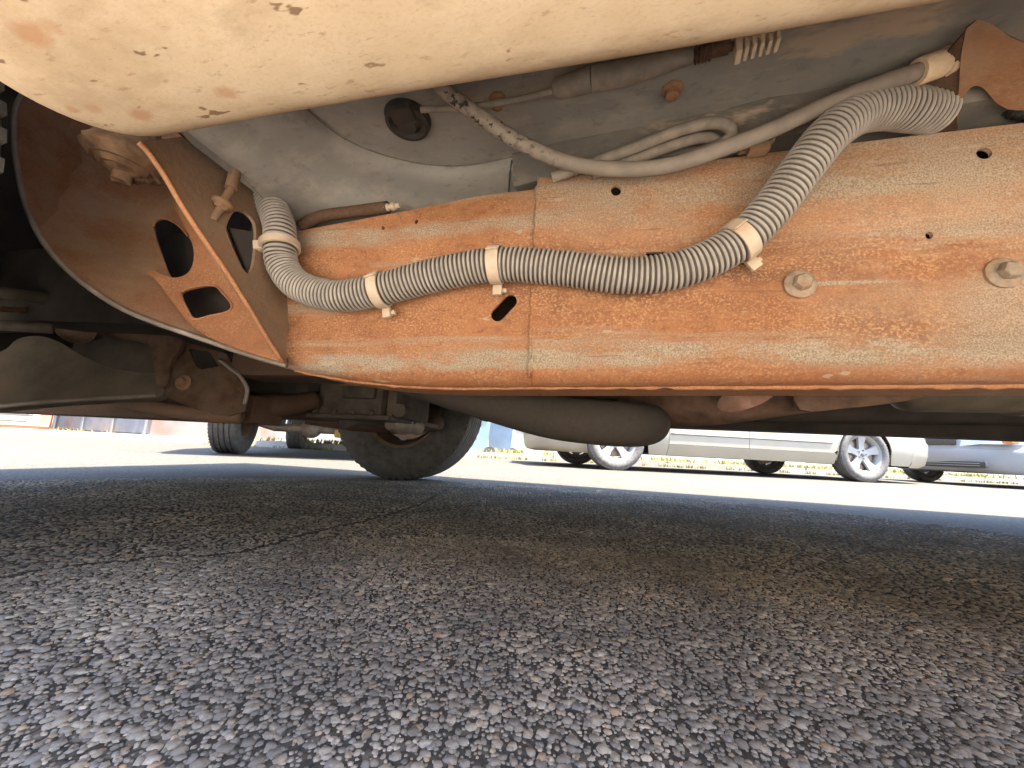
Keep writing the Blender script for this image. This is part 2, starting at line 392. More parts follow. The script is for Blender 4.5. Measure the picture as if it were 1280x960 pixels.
# ------------------------------------------------------------------ ground
def asphalt_mat():
    a = N('worn_asphalt'); v = a.co()
    c1 = a.voro(120, v, 'F1', 'Color'); d1 = a.voro(120, v, 'F1', 'Distance'); e1 = a.voro(120, v, 'DISTANCE_TO_EDGE', 'Distance')
    hs = a.n('ShaderNodeSeparateColor'); a.set(hs.inputs[0], c1)
    st = a.ramp(hs.outputs[0], [(.0, (.11, .10, .088)), (.35, (.19, .17, .145)), (.65, (.26, .235, .20)), (.85, (.33, .29, .235)), (1, (.42, .38, .32))])
    gap = a.ramp(e1, [(.02, 1), (.14, 0)])
    col = a.mix(gap, st, (.07, .063, .056)); col = a.mix(.25, col, (.10, .09, .075)); col = a.mix(1, col, (.58, .555, .50), 'MULTIPLY')
    pat = a.noise(1.7, 5, .6, v); col = a.mix(a.ramp(pat, [(.40, .45), (.62, 0)]), col, (.085, .076, .066))
    b = a.bump(a.math('SUBTRACT', 1, d1), .6, .004); b = a.bump(a.noise(240, 3, .6, v), .4, .0015, b)
    return a.done(col, .85, 0, b, .3)
M_['asphalt'] = asphalt_mat()
def stone_mat():
    a = N('asphalt_aggregate'); at = a.n('ShaderNodeAttribute'); at.attribute_name = 'tint'
    n1 = a.noise(420, 4, .65); col = a.mix(a.ramp(n1, [(.35, .45), (.65, 0)]), at.outputs['Color'], (.17, .155, .138))
    col = a.mix(a.ramp(a.noise(75, 4, .65), [(.34, .6), (.48, 0)]), col, (.12, .11, .098)); col = a.mix(a.ramp(a.noise(5, 5, .65), [(.42, .55), (.60, 0)]), col, (.13, .12, .107))
    return a.done(col, .72, 0, a.bump(a.noise(900, 3), .35, .0006), .4)
M_['stone'] = stone_mat()
S = 130
n = 60; gx = np.sign(np.linspace(-1, 1, n))*np.abs(np.linspace(-1, 1, n))**2.2*S
V = [(x, y, 0) for y in gx for x in gx]; Fc = [(j*n+i, j*n+i+1, (j+1)*n+i+1, (j+1)*n+i) for j in range(n-1) for i in range(n-1)]
tag(obj('road', V, Fc, M_['asphalt']), 'worn grey asphalt road under the truck and cars', 'road', kind='structure')

CRACKS = [[(0, 722), (90, 708), (190, 697), (300, 690), (380, 668), (450, 652), (520, 632), (560, 612)], [(610, 640), (690, 633), (770, 631), (850, 640)], [(450, 640), (520, 640), (600, 632), (660, 640)], [(0, 640), (110, 632), (230, 640)], [(1010, 640), (1120, 655), (1190, 652)]]
def crack_segments():
    out = []
    for c in CRACKS:
        P = [PZ(x, y, 0) for x, y in c]; P, _ = catmull(P, 6)
        P = [Vector((p.x+random.uniform(-.006, .006), p.y+random.uniform(-.006, .006))) for p in P]
        out += list(zip(P, P[1:]))
    return out
CSEG = crack_segments()
def crack_dist(X, Y):
    d = np.full(X.shape, 9.)
    for a, b in CSEG:
        ab = b-a; L2 = max(ab.length_squared, 1e-9)
        t = np.clip(((X-a.x)*ab.x+(Y-a.y)*ab.y)/L2, 0, 1); d = np.minimum(d, np.hypot(X-a.x-t*ab.x, Y-a.y-t*ab.y))
    return d
def stones(name, label, r0, r1, sp, ra, rb, ns, wedge=72, hgt=.34, drop=.06):
    nx = int(2*r1/sp)+2
    gx_, gy_ = np.meshgrid(np.arange(nx)*sp-r1, np.arange(int(r1/sp)+2)*sp)
    X = gx_.ravel()+RNG.uniform(-.46, .46, gx_.size)*sp; Y = gy_.ravel()+RNG.uniform(-.46, .46, gx_.size)*sp
    rr = np.hypot(X, Y); ang = np.degrees(np.arctan2(X, Y))+12
    k = (rr >= r0) & (rr < r1) & (np.abs(ang) < wedge) & (RNG.random(X.size) > drop); X = X[k]; Y = Y[k]
    k = crack_dist(X, Y) > .0025+RNG.random(X.size)*.0055; X = X[k]; Y = Y[k]; m = X.size
    R = ra+(rb-ra)*RNG.random(m)**1.6
    asp = RNG.uniform(.68, 1.0, m); rot = RNG.uniform(0, 2*pi, m); th = np.arange(ns)*2*pi/ns
    lv = 1+RNG.uniform(-.25, .18, (m, ns))
    H_ = R*hgt*RNG.uniform(.75, 1.35, m)
    tx, ty = RNG.uniform(-.12, .12, (2, m))
    def ring(sc, hz, jit):
        q = th[None]+RNG.uniform(-.2, .2, (m, ns)); l = lv*sc*(1+RNG.uniform(-jit, jit, (m, ns)))
        ux = l*np.cos(q)*R[:, None]; uy = l*np.sin(q)*R[:, None]*asp[:, None]
        px_ = ux*np.cos(rot)[:, None]-uy*np.sin(rot)[:, None]; py_ = ux*np.sin(rot)[:, None]+uy*np.cos(rot)[:, None]
        z = H_[:, None]*hz*(1+RNG.uniform(-.1, .1, (m, ns)))+(px_*tx[:, None]+py_*ty[:, None])*(hz > .2)-.0008*(hz <= .2)
        return np.stack([X[:, None]+px_, Y[:, None]+py_, z], -1)
    r_0 = ring(1.0, 0, 0); r_1 = ring(.78, .82, .06)
    top = np.stack([X+RNG.uniform(-.15, .15, m)*R, Y+RNG.uniform(-.15, .15, m)*R, H_*1.0], -1)[:, None]
    V = np.concatenate([r_0, r_1, top], 1); nv = 2*ns+1
    f = []
    for i in range(ns):
        j = (i+1) % ns; f += [(i, j, ns+j), (i, ns+j, ns+i), (ns+i, ns+j, 2*ns)]
    Fa = (np.array(f)[None]+(np.arange(m)*nv)[:, None, None]).reshape(-1)
    nf = m*len(f); me = bpy.data.meshes.new(name)
    me.vertices.add(m*nv); me.vertices.foreach_set('co', V.reshape(-1).astype(np.float32))
    me.loops.add(nf*3); me.loops.foreach_set('vertex_index', Fa.astype(np.int32))
    me.polygons.add(nf); me.polygons.foreach_set('loop_start', np.arange(nf, dtype=np.int32)*3); me.update(calc_edges=True)
    pal = np.array([(.25, .235, .21), (.20, .185, .165), (.32, .295, .255), (.17, .158, .14), (.32, .295, .26), (.32, .235, .155), (.36, .34, .31), (.20, .195, .195), (.30, .255, .20)])
    pr = np.array([.26, .22, .17, .10, .06, .03, .015, .07, .08])
    c = (pal*np.array([2.2, 2.02, 1.76]))[RNG.choice(len(pal), m, p=pr/pr.sum())]*RNG.uniform(.8, 1.2, (m, 1))
    C4 = np.ones((m, nv, 4), np.float32); C4[:, :, :3] = c[:, None]
    at = me.attributes.new('tint', 'FLOAT_COLOR', 'POINT'); at.data.foreach_set('color', C4.reshape(-1))
    o = link(name, me, M_['stone']); return tag(o, label, 'aggregate', kind='stuff')
stones('aggregate_stones', 'coarse loose-looking stones set in the nearest asphalt', .10, 1.0, .0068, .0022, .0058, 6, 84, hgt=.27)
stones('aggregate_grit', 'fine grit filling between the nearest asphalt stones', .10, .80, .0044, .0012, .0029, 5, 80)
stones('far_aggregate_stones', 'asphalt stones in the shade farther under the truck', 1.0, 2.0, .0092, .0033, .0066, 5, 82, hgt=.27)

# ------------------------------------------------------------------ the truck overhead
TR = empty('truck', (0, 1.02, 0)); tag(TR, 'tan truck with rusty frame rail seen from underneath', 'truck')
# --- frame rail: outer web with holes, rolled lower edge, box section
YR = .42
def xz(px, py, Y=YR): p = PY(px, py, Y); return (p.x, p.z)
def zb(x): return .2545+RAKE*x
def railfront_bottom(x): return zb(x) if x > -.15 else zb(x)+.42*(x+.15)**2
topR = [xz(672, 222), xz(700, 221), xz(800, 212), xz(960, 190), xz(1120, 172), xz(1280, 154)]
FR = .024
rear_out = [(-.068, zb(-.068)+FR-.0005)]+[(x, zb(x)+FR-.0005) for x in (.1, .3, .6, 1.2, 2.4, 3.9)]+[(3.9, .64), (1.2, .545)]+topR[::-1]
rail = sheet('frame_rail', rear_out, [[xz(*q) for q in ell(770, 238, 6.5, 6.5)], [xz(*q) for q in ell(1230, 192, 10, 7)], [xz(*q) for q in ell(1162, 294, 5, 4.5)], [xz(806, 322), xz(808, 315), xz(830, 314), xz(833, 320), xz(826, 330), xz(808, 330)]],
             lambda x, z: (x, YR+.0012*sin(x*9), z), .004, M_['rail'], TR, .05, (0, 1, 0))
rail['label'] = 'rusty orange steel frame rail running across the picture'
topF = [xz(370, 287), xz(440, 274), xz(520, 259), xz(600, 242), xz(655, 236), xz(672, 234)]
botF = [(x, railfront_bottom(x)+FR-.003) for x in (-.07, -.11, -.15, -.185, -.22, -.26, -.3, -.33, -.36, -.39, -.42, -.46)]
slot = []
c0 = Vector((637, 375)); c1_ = Vector((621, 392))
for k in range(9): t = radians(-140+k*22.5); slot.append((c0.x+8.5*cos(t+.02), c0.y+8.5*sin(t)))
for k in range(9): t = radians(40+k*22.5); slot.append((c1_.x+8.5*cos(t), c1_.y+8.5*sin(t)))
frontw = sheet('frame_rail_front_web', topF[::-1]+[(-.47, .462)]+botF[::-1], [[xz(*q) for q in slot], [xz(*q) for q in ell(519, 275, 2, 3, 20, 10)], [xz(*q) for q in ell(477, 283, 2, 2.5, 0, 10)]],
               lambda x, z: (x, YR+.0036, z), .004, M_['rail'], rail, .05, (0, 1, 0))
def roll_edge(name, xs, zf, y0, r, depth_, par, mat):
    prof = [(r*(1-cos(t)), -r*sin(t)) for t in [pi/2*k/8 for k in range(9)]]+[(depth_, -r), (depth_, -r+.004), (r, -r+.004)]
    V = []; Fc = []; m = len(prof)
    for x in xs:
        for a, b in prof: V.append((x, y0+a, zf(x)+r+b))
    for i in range(len(xs)-1):
        for j in range(m-1): Fc.append((i*m+j, i*m+j+1, (i+1)*m+j+1, (i+1)*m+j))
    return obj(name, V, Fc, mat, par, False, 50)
roll_edge('lower_flange', [-.068+k*.06 for k in range(67)], zb, YR, FR, .095, rail, M_['rail'])
roll_edge('lower_flange', [-.46+k*.0326 for k in range(13)], railfront_bottom, YR+.003, FR, .09, rail, M_['rail'])
# ragged weld lip along the lower edge, inner wall, top wall
lip = B(); P = []; rr = []
for k in range(260):
    x = -.40+k*.006; zl = railfront_bottom(x) if x < -.068 else zb(x)
    a_ = .0022 if x < .1 else .0034
    P.append((x, YR+.026+.0025*mnoise.noise((x*40, 0, 3)), zl-.0005+.0016*mnoise.noise((x*55, 2, 0)))); rr.append(a_+.0018*mnoise.noise((x*70, 5, 1)))
lip.tube(P, rr, 7); lip.build('seam_lip', M_['edge'], rail, True)
sm = B(); P = []; rr = []
for k in range(60):
    z = zb(-.07)+.008+k*.0042
    if z > .503: break
    P.append((-.070+random.uniform(-.0012, .0012), YR+.0015, z)); rr.append(.0026+random.uniform(-.0008, .001))
sm.tube(P, rr, 7); sm.build('weld_seam', M_['rail'], rail, True)
b = B(); V = []; xs = [-.46, -.3, -.068, .4, 1.2, 3.9]
zt = [.465, .478, .497, .515, .54, .635]
for x, t in zip(xs, zt): V += [(x, YR+.095, max(zb(x), railfront_bottom(x))+.001), (x, YR+.095, t), (x, YR+.006, t-.001)]
b.add(V, [(i*3+j, i*3+j+1, i*3+3+j+1, i*3+3+j) for i in range(5) for j in range(2)]); b.build('box_section', M_['darkrust'], rail)
for px, py in ((999, 356), (1253, 342)):
    b = B(); hexbolt(b, PY(px, py, YR), (0, -1, 0), .0088, .009, .0148, .3 if px < 1100 else .05); b.build('flange_bolt', M_['bolt'], rail, False, 35)
# rail goes on to the front, inboard
b = B(); V = []; st = [(-.44, .44, .28, .468), (-.62, .47, .33, .52), (-.85, .55, .38, .56), (-1.2, .57, .40, .57), (-1.95, .57, .40, .56)]
for x, y, z0, z1 in st: V += [(x, y, z0), (x, y, z1), (x, y+.08, z1), (x, y+.08, z0)]
b.add(V, [(i*4+j, i*4+(j+1) % 4, i*4+4+(j+1) % 4, i*4+4+j) for i in range(4) for j in range(4)]); b.build('front_rail_horn', M_['grime'], TR)
# --- rocker panel (tan) overhead
def rocker(y0, y1, name, m):
    x0, x1, z0, r, rc = -.384, 2.05, .402, .022, .062
    def loop(ins, z):
        pts = []; rcc = max(rc-ins, .005)
        for cx, cy, a0 in ((x1-ins-rcc, y0+ins+rcc, -90), (x1-ins-rcc, y1-ins-rcc, 0), (x0+ins+rcc, y1-ins-rcc, 90), (x0+ins+rcc, y0+ins+rcc, 180)):
            for k in range(11): t = radians(a0+k*9); pts.append((cx+rcc*cos(t), cy+rcc*sin(t)))
        # subdivide the long sides
        out = []
        for i, p in enumerate(pts):
            q = pts[(i+1) % len(pts)]; out.append(p); L = math.hypot(q[0]-p[0], q[1]-p[1])
            kk = 40 if L > .5 else 1
            for t in range(1, kk): out.append((p[0]+(q[0]-p[0])*t/kk, p[1]+(q[1]-p[1])*t/kk))
        return [(x, y, z+RAKE*x+.0012*sin(x*13+y*20)) for x, y in out]
    L = [loop(.075, z0-.0035), loop(.05, z0-.003), loop(r*1.15, z0-.001)]
    for k in range(1, 8): t = pi/2*k/7; L.append(loop(r*(1-sin(t)), z0+r*.8*(1-cos(t))))
    L += [loop(0, z0+.06), loop(.0, z0+.14)]
    n = len(L[0]); V = [p for l in L for p in l]; Fc = [tuple(range(n))]
    for i in range(len(L)-1):
        for j in range(n): Fc.append((i*n+j, i*n+(j+1) % n, (i+1)*n+(j+1) % n, (i+1)*n+j))
    return obj(name, V, Fc, m, TR, False, 30)
rk = rocker(-.03, .2005, 'rocker_panel', M_['rocker']); rk['label'] = 'dusty tan rocker panel overhead with rust spots'
rocker(1.84, 2.07, 'rocker_panel', M_['rocker'])
# --- floor pan: upper floor, seam curve and lower step
ZF = .56
def pf(px, py, dz=0):
    v = ray(px, py); t = (ZF+dz-H)/(v.z-RAKE*v.x); return CC+v*t
seam = [pf(*q) for q in ((270, 20), (300, 50), (328, 82), (352, 108), (378, 130), (400, 150), (430, 172), (470, 190), (520, 203), (565, 207), (605, 203), (640, 195))]
seam, _ = catmull(seam, 4)
seam2 = [pf(*q) for q in ((640, 195), (702, 177), (770, 164), (827, 153), (900, 138), (960, 126), (1040, 110), (1160, 85), (1290, 60))]; seam2 += [Vector((2.0, seam2[-1].y+.02, ZF+2*RAKE))]
fl = [(p.x, p.y) for p in seam[:-1]+seam2]+[(2.0, .05), (seam[0].x+.04, .05)]
hole = []
sheet('floor_pan', fl, [], lambda x, y: (x, y, ZF+RAKE*x+.004*max(0, sin(x*26+y*9))**6), .002, M_['pan'], TR, .05, (0, 0, 1))
def step(name, path, prof, mat):
    V = []; Fc = []; m = len(prof)
    for i, p in enumerate(path):
        t = path[min(i+1, len(path)-1)]-path[max(i-1, 0)]; t.z = 0; t.normalize(); nrm = Vector((-t.y, t.x, 0))
        for a, b in prof:
            q = p+nrm*a+Vector((0, 0, b+RAKE*nrm.x*a)); q.x = max(q.x, -.425); V.append(q)
    for i in range(len(path)-1):
        for j in range(m-1): Fc.append((i*m+j, i*m+j+1, (i+1)*m+j+1, (i+1)*m+j))
    return obj(name, V, Fc, mat, TR, False, 40)
prof = [(-.006, .003), (-.001, .0025), (0, -.001), (.003, -.008), (.008, -.013), (.018, -.017), (.03, -.020), (.042, -.025), (.053, -.034), (.062, -.046), (.075, -.053), (.10, -.056), (.30, -.06)]
step('toe_board', seam, prof, M_['pan'])
b = B(); b.tube([p+Vector((0, 0, -.001)) for p in seam], .0009, 6); b.build('seam_shade', M_['pan2'], TR, True)  # thin dark tube drawing the shade along the floor seam
step('floor_side_rail', seam2, [(-.004, .003), (0, .001), (.001, -.004), (.004, -.008), (.007, -.03), (.012, -.036), (.08, -.038), (.5, -.036)], M_['pan2'])  # weaker light on this step is put into its darker colour
b = B(); b.tube([pf(640, 195)+Vector((-.0, .0, -.006)), pf(638, 205)+Vector((0, 0, -.016)), pf(637, 222)+Vector((0, .0, -.03)), pf(637, 240)+Vector((0, .0, -.04))], .0010, 6); b.build('floor_seam', M_['blackpl'], TR, True)
# toe board continues down to the firewall behind the bracket, cabin floor beyond
b = B(); V = []; prof2 = [(-.30, .30, .55), (-.45, .36, .525), (-.60, .45, .515), (-.62, .6, .50), (-.62, 1.5, .50), (-.62, 1.8, .53)]
b.box((-.70, .66, .50), (-.60, 1.65, 1.05)); b.box((-.60, .52, .525), (2.1, 1.55, .56)); b.box((-.6, 1.5, .50), (2.1, 1.86, .53)); b.build('cab_floor', M_['pan2'], TR)
b = B(); b.box((.2, .80, .40), (2.0, 1.24, .53), None, .04); b.build('transmission_tunnel', M_['grime'], TR)
# --- grommet, floor wire, sleeve, terminal
p = pf(510, 148)
b = B(); b.lathe([(0, -.012), (.010, -.012), (.013, -.008), (.016, -.006), (.021, -.009), (.025, -.008), (.027, 0), (.026, .003)], 28, Matrix.Translation(p)); b.box((-.012, -.026, -.014), (.016, -.006, -.002), Matrix.Translation(p), .003)
b.build('rubber_grommet', M_['black'], TR, False, 40)
b = B(); b.tube([pf(526, 137, -.014), pf(560, 136, -.014), pf(600, 132, -.013), pf(650, 124, -.014), pf(694, 113, -.016)], .0034, 10, True, 6); wire = b.build('floor_wire', M_['hose'], TR, True)
S0, S1, S2, S3, S4 = pf(692, 113, -.016), pf(697, 111, -.016), pf(740, 99, -.018), pf(780, 92, -.018), pf(866, 70, -.02)
b = B(); b.tube([S0, S1, S0.lerp(S2, .5), S2], [.0065, .0095, .0105, .0115], 18); b.tube([S2, S2.lerp(S4, .02), S3, S2.lerp(S4, .8), S4], [.0125, .0115, .0115, .008, .0062], 18); b.build('cable_sleeve', M_['hose'], wire, False, 40)
b = B(); b.tube([S4, pf(916, 58, -.02)], .0035, 10)
for k in range(5): q = S4.lerp(pf(916, 58, -.02), .08+k*.09); b.lathe([(.0062, -.0012), (.0075, 0), (.0062, .0012), (.003, .0012), (.003, -.0012)], 14, axisM(q, pf(916, 58, -.02)-S4), True)
q = pf(895, 62, -.02); d_ = (pf(916, 58, -.02)-S4).normalized(); b.lathe([(.0, -.012), (.006, -.012), (.006, .010), (0, .010)], 12, axisM(q, d_)); b.build('wire_fitting', M_['darkrust'], wire, False, 40)
T0, T1 = pf(918, 62, -.022), pf(970, 47, -.022); dx = (T1-T0); L = dx.length; Mx = axisM(T0, dx)
b = B(); b.box((-.007, -.0095, 0), (.007, .0095, .005), Mx, .0012); b.box((-.004, .002, .004), (.004, .0085, L), Mx, .001)
for k in range(5): b.box((-.0065, -.0085, .007+k*L*.185), (.0065, .006, .007+k*L*.185+L*.10), Mx, .001)
b.build('terminal_block', M_['white_pl'], wire, False, 40)
for px, py, r in ((622, 124, .010), (840, 111, .011)):
    p = pf(px, py); b = B(); b.lathe([(r, .002), (r, -.002), (r*.7, -.004), (r*.62, -.010), (r*.3, -.0115), (0, -.0115)], 7, Matrix.Translation(p)); b.build('floor_stud', M_['brown'], TR, False, 35)
# --- hoses
def pts(l): return [PY(x, y, Y) for x, y, Y in l]
hp = pts([(548, 104, .305), (562, 118, .318), (600, 146, .338), (650, 178, .360), (700, 200, .375), (740, 209, .381), (790, 212, .382), (840, 206, .38), (900, 187, .376), (960, 164, .372), (1040, 128, .375), (1100, 105, .37), (1147, 90, .37)])
b = B(); b.tube(hp, .0078, 16, True, 8); hose = b.build('rubber_hose', M_['scuff'], TR, True)
E0, E1 = hp[-1], PY(1194, 73, .372)
b = B(); d_ = E1-E0; b.lathe([(.006, -.001), (.0112, -.001), (.0118, .004), (.0118, d_.length*.62), (.0108, d_.length*.66), (.0125, d_.length*.70), (.0125, d_.length), (0, d_.length)], 20, axisM(E0, d_)); b.build('hose_end_sleeve', M_['sleeve'], hose, False, 45)
b = B(); b.tube(pts([(690, 222, .405), (730, 208, .402), (790, 186, .396), (840, 166, .388), (878, 155, .384), (900, 154, .386), (913, 162, .392), (911, 172, .396), (895, 183, .402), (850, 200, .41)]), .0062, 14, True, 8); b.build('bent_pipe', M_['hose'], TR, True)
b = B(); b.tube(pts([(740, 218, .412), (790, 200, .408), (840, 182, .402), (872, 173, .400), (890, 174, .404), (896, 183, .41), (870, 200, .415)]), .0060, 14, True, 8); b.build('bent_pipe', M_['hose'], TR, True)
b = B(); p = PY(950, 183, .41); b.box((-.012, -.006, -.008), (.008, .006, .004), Matrix.Translation(p), .001); b.lathe([(.007, -.005), (.007, .005), (.0035, .005), (.0035, -.005)], 14, axisM(PY(958, 178, .415), (0, -1, 0)), True); b.lathe([(.0035, -.018), (.0035, .0)], 8, axisM(PY(945, 186, .418), (1, 0, .1))); b.build('pipe_clamp', M_['bolt'], TR, False, 40)
b = B(); q0, q1 = PY(481, 260, .426), PY(501, 256, .426); d_ = q1-q0
b.lathe([(0, 0), (.005, 0), (.005, .006), (.0035, .007), (.0035, .009), (.0055, .010), (.0055, .015), (.0035, .016), (.0035, .022), (0, .022)], 14, axisM(q0, d_)); b.build('brake_line_fitting', M_['clip'], TR, False, 40)
b = B(); b.tube(pts([(376, 284, .428), (400, 271, .428), (440, 265, .428), (485, 259, .428)]), .008, 12, True, 6); b.build('brake_line_cover', M_['darkrust'], TR, True)
# --- corrugated conduit
cp = pts([(300, 205, .405), (316, 226, .402), (336, 252, .398), (349, 282, .394), (350, 308, .393), (354, 333, .396), (374, 357, .398), (420, 370, .398), (476, 362, .398), (540, 345, .398), (618, 331, .398), (700, 335, .398), (780, 344, .398), (850, 337, .398), (915, 308, .396), (960, 266, .390), (1000, 214, .383), (1036, 169, .380), (1072, 143, .385), (1108, 135, .392), (1140, 137, .40), (1172, 141, .412)])
cp, _ = catmull(cp, 12)
def corrugated(name, path, r, pitch, depth_, mat, parent, seg=26, sub=8):
    d = [0]
    for a_, b_ in zip(path, path[1:]): d.append(d[-1]+(b_-a_).length)
    Lt = d[-1]; nn = int(Lt/pitch*sub); out = []; rad = []; ridge = []; j = 0
    for k in range(nn+1):
        s_ = Lt*k/nn
        while j < len(d)-2 and d[j+1] < s_: j += 1
        t = (s_-d[j])/max(d[j+1]-d[j], 1e-9); out.append(path[j].lerp(path[j+1], min(1, t)))
        ph = (k % sub)/sub; wv = .5+.5*cos(2*pi*ph); wv = min(1, max(0, (wv-.18)*1.7)); ridge.append(wv); rad.append(r-depth_*(1-wv))
    b = B(); b.tube(out, rad, seg); me = bpy.data.meshes.new(name); me.from_pydata(b.V, [], b.F); me.update()
    at = me.attributes.new('ridge', 'FLOAT', 'POINT'); at.data.foreach_set('value', np.repeat(np.array(ridge, np.float32), seg))
    return link(name, me, mat, parent, True), out
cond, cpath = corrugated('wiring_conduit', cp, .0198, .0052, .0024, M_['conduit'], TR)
cond['label'] = 'grey corrugated conduit clipped along the rusty rail'
def near(px, py):
    best = None
    for i, q in enumerate(cpath):
        v = q-CC; z = v.dot(CF); x = 640+F*v.dot(CR)/z; y = 480-F*v.dot(CU)/z; e = (x-px)**2+(y-py)**2
        if best is None or e < best[0]: best = (e, i)
    i = best[1]; return cpath[i], (cpath[i+6]-cpath[i-6]).normalized()
def clip(px, py, width, tilt=0, tab=1):
    p, t = near(px, py); t = (t+Vector((tilt, 0, 0))).normalized(); Mx = axisM(p, t)
    b = B(); w_ = width/2; r = .0206
    b.lathe([(r, -w_), (r+.0015, -w_*.98), (r+.0017, 0), (r+.0015, w_*.98), (r, w_)], 36, Mx, True)
    out = Vector((0, -1, 0)); dn = t.cross(out).normalized(); dn = dn if dn.z < 0 else -dn; out = dn.cross(t).normalized(); out = out if out.y < 0 else -out
    Mt = Matrix((t, out, dn)).transposed().to_4x4(); Mt.translation = p
    if tab:
        b.box((-w_*.8, -.016, r-.002), (w_*.8, -.010, r+.011), Mt, .001); b.box((-w_*.5, -.020, r+.002), (w_*1.5, -.014, r+.007), Mt, .001)
        b.box((-w_*1.02, r+.0005, -.008), (w_*1.02, r+.0042, -.0065), Mt, .0004)
    else:
        b.box((-w_*1.1, .004, -r-.009), (w_*1.1, .016, -r+.001), Mt, .002); b.box((-w_*.5, -.004, -r-.014), (w_*.9, .010, -r-.006), Mt, .002)
    return b.build('conduit_clip', M_['clip'], cond, False, 40)
clip(475, 362, .0125, -.12); clip(620, 332, .0135, -.12); clip(926, 303, .0135, 0)
p, t = near(350, 308); b = B(); r = .021
b.lathe([(r, -.005), (r+.003, -.0045), (r+.003, .0045), (r, .005)], 36, axisM(p, t), True); b.box((-.030, -.010, -.006), (-.018, .004, .006), axisM(p, t, 1.2), .002); b.build('conduit_clamp', M_['conduit' if 0 else 'clip'], cond, False, 40)
# --- body mount bracket: deep pressed cup, forked plate, gusset plate, bushing
cup_d = idw([(360, 455, .42), (300, 440, .412), (230, 415, .395), (160, 388, .378), (100, 352, .36), (50, 305, .345), (25, 250, .335), (18, 190, .33), (22, 120, .328), (60, 180, .365), (60, 250, .37), (120, 200, .425), (110, 300, .40), (200, 200, .455), (180, 300, .435), (260, 300, .45), (260, 380, .43), (330, 425, .424), (170, 130, .44), (100, 130, .40), (300, 350, .44), (330, 250, .46)])
lipo = [(358, 457), (330, 449), (300, 440), (265, 428), (230, 416), (190, 402), (155, 387), (120, 366), (85, 338), (55, 304), (34, 262), (22, 215), (17, 165), (22, 128), (40, 108)]
lips = smooth2(lipo, 4, False)
cup_out = lips+[(120, 100), (250, 120), (330, 240), (345, 330), (356, 440)]
tear = smooth2([(192, 283), (203, 273), (222, 281), (238, 300), (246, 325), (236, 350), (216, 348), (205, 325)], 4)
rect = smooth2([(227, 366), (246, 358), (268, 357), (279, 367), (290, 381), (284, 390), (262, 395), (243, 399), (234, 386)], 3)
bigrect = [(220, 355), (275, 348), (300, 385), (285, 398), (240, 406)]
cup = sheet('body_mount_bracket', cup_out, [tear, bigrect, [(272, 262), (300, 240), (322, 270), (330, 345), (308, 352)]], lambda u, v: PY(u, v, cup_d(u, v)), .0035, M_['brown'], TR, 14, (0, 1, 0))
cup['label'] = 'deep rusty body mount bracket curving out from the rail'
b = B(); b.tube([PY(u, v, cup_d(u, v)-.001) for u, v in lips], .0034, 8); b.build('bracket_lip', M_['dirty2'], cup, True)
fork = smooth2([(217, 252), (223, 253), (233, 268)], 3, False)+[(262, 315), (300, 374), (353, 452)]+smooth2([(340, 449), (305, 438), (270, 424), (240, 405), (218, 380), (197, 352), (183, 341)], 3, False)+smooth2([(190, 337), (206, 344), (220, 347), (235, 341), (242, 325), (240, 303), (228, 277), (219, 262)], 3, False)
fk = sheet('forked_plate', fork, [rect], lambda u, v: PY(u, v, cup_d(u, v)-.012), .004, M_['edge'], cup, 12, (0, 1, 0))
for nm_, hl_, o_ in (('hole_rim', rect, .0125), ('hole_rim', tear[:12], .002)):
    b = B(); P = [PY(u, v, cup_d(u, v)-o_) for u, v in hl_]; P = P+[P[0]] if hl_ is rect else P; b.tube(P, .0017, 7); b.build(nm_, M_['edge'], cup, True)
G0, G1, G2 = PY(360, 455, .417), PY(345, 290, .413), PY(174, 178, .252); gn = (G1-G0).cross(G2-G0).normalized()
def gfn(u, v): d_ = ray(u, v); t = (G0-CC).dot(gn)/d_.dot(gn); return CC+d_*t
gus = smooth2([(174, 178), (186, 190), (208, 222), (225, 252), (248, 288), (280, 335), (310, 382), (335, 424), (353, 452)], 3, False)+[(357, 452), (362, 380), (352, 330), (340, 297), (331, 260), (308, 222), (287, 210), (250, 180), (232, 170)]
gh = smooth2([(294, 264), (308, 266), (319, 280), (320, 304), (316, 334), (308, 341), (296, 322), (284, 298), (284, 280)], 4)
gs = sheet('gusset_plate', gus, [gh], gfn, .0045, M_['dull'], cup, 14, (-1, .3, 0))
b = B(); b.tube([gfn(u, v)-gn*0 for u, v in gus[:25]], .0024, 8); b.build('gusset_edge', M_['edge'], cup, True)
bp = PY(160, 200, .36); b = B(); BS = Matrix.Scale(.86, 4)
b.lathe([(0, -.040), (.011, -.040), (.013, -.038), (.013, -.026), (.020, -.025), (.026, -.021), (.030, -.0215), (.036, -.014), (.042, -.0145), (.052, -.006), (.0555, -.002), (.0555, .004), (.05, .012), (.04, .03), (.03, .06)], 40, Matrix.Translation(bp) @ Matrix.Rotation(radians(6), 4, 'Y') @ BS)
b.V = [tuple(Vector(v)+Vector(v-bp if isinstance(v, Vector) else Vector(v)-bp).normalized()*.004*mnoise.noise(Vector(v)*90)) for v in b.V]
b.build('body_mount_bushing', M_['bushing'], TR, False, 40)
b = B(); q0, q1 = PY(299, 192, .34), PY(289, 236, .335); q2 = PY(266, 276, .325)
b.tube([q0, q1], .0065, 12); b.tube([q1, q1.lerp(q2, .45)], .0045, 10); hexbolt(b, q1.lerp(q2, .45), q2-q1, .0075, .007, .011); b.tube([q1.lerp(q2, .6), q2], [.0045, .004], 10); b.build('mount_stud', M_['dull'], TR, False, 40)
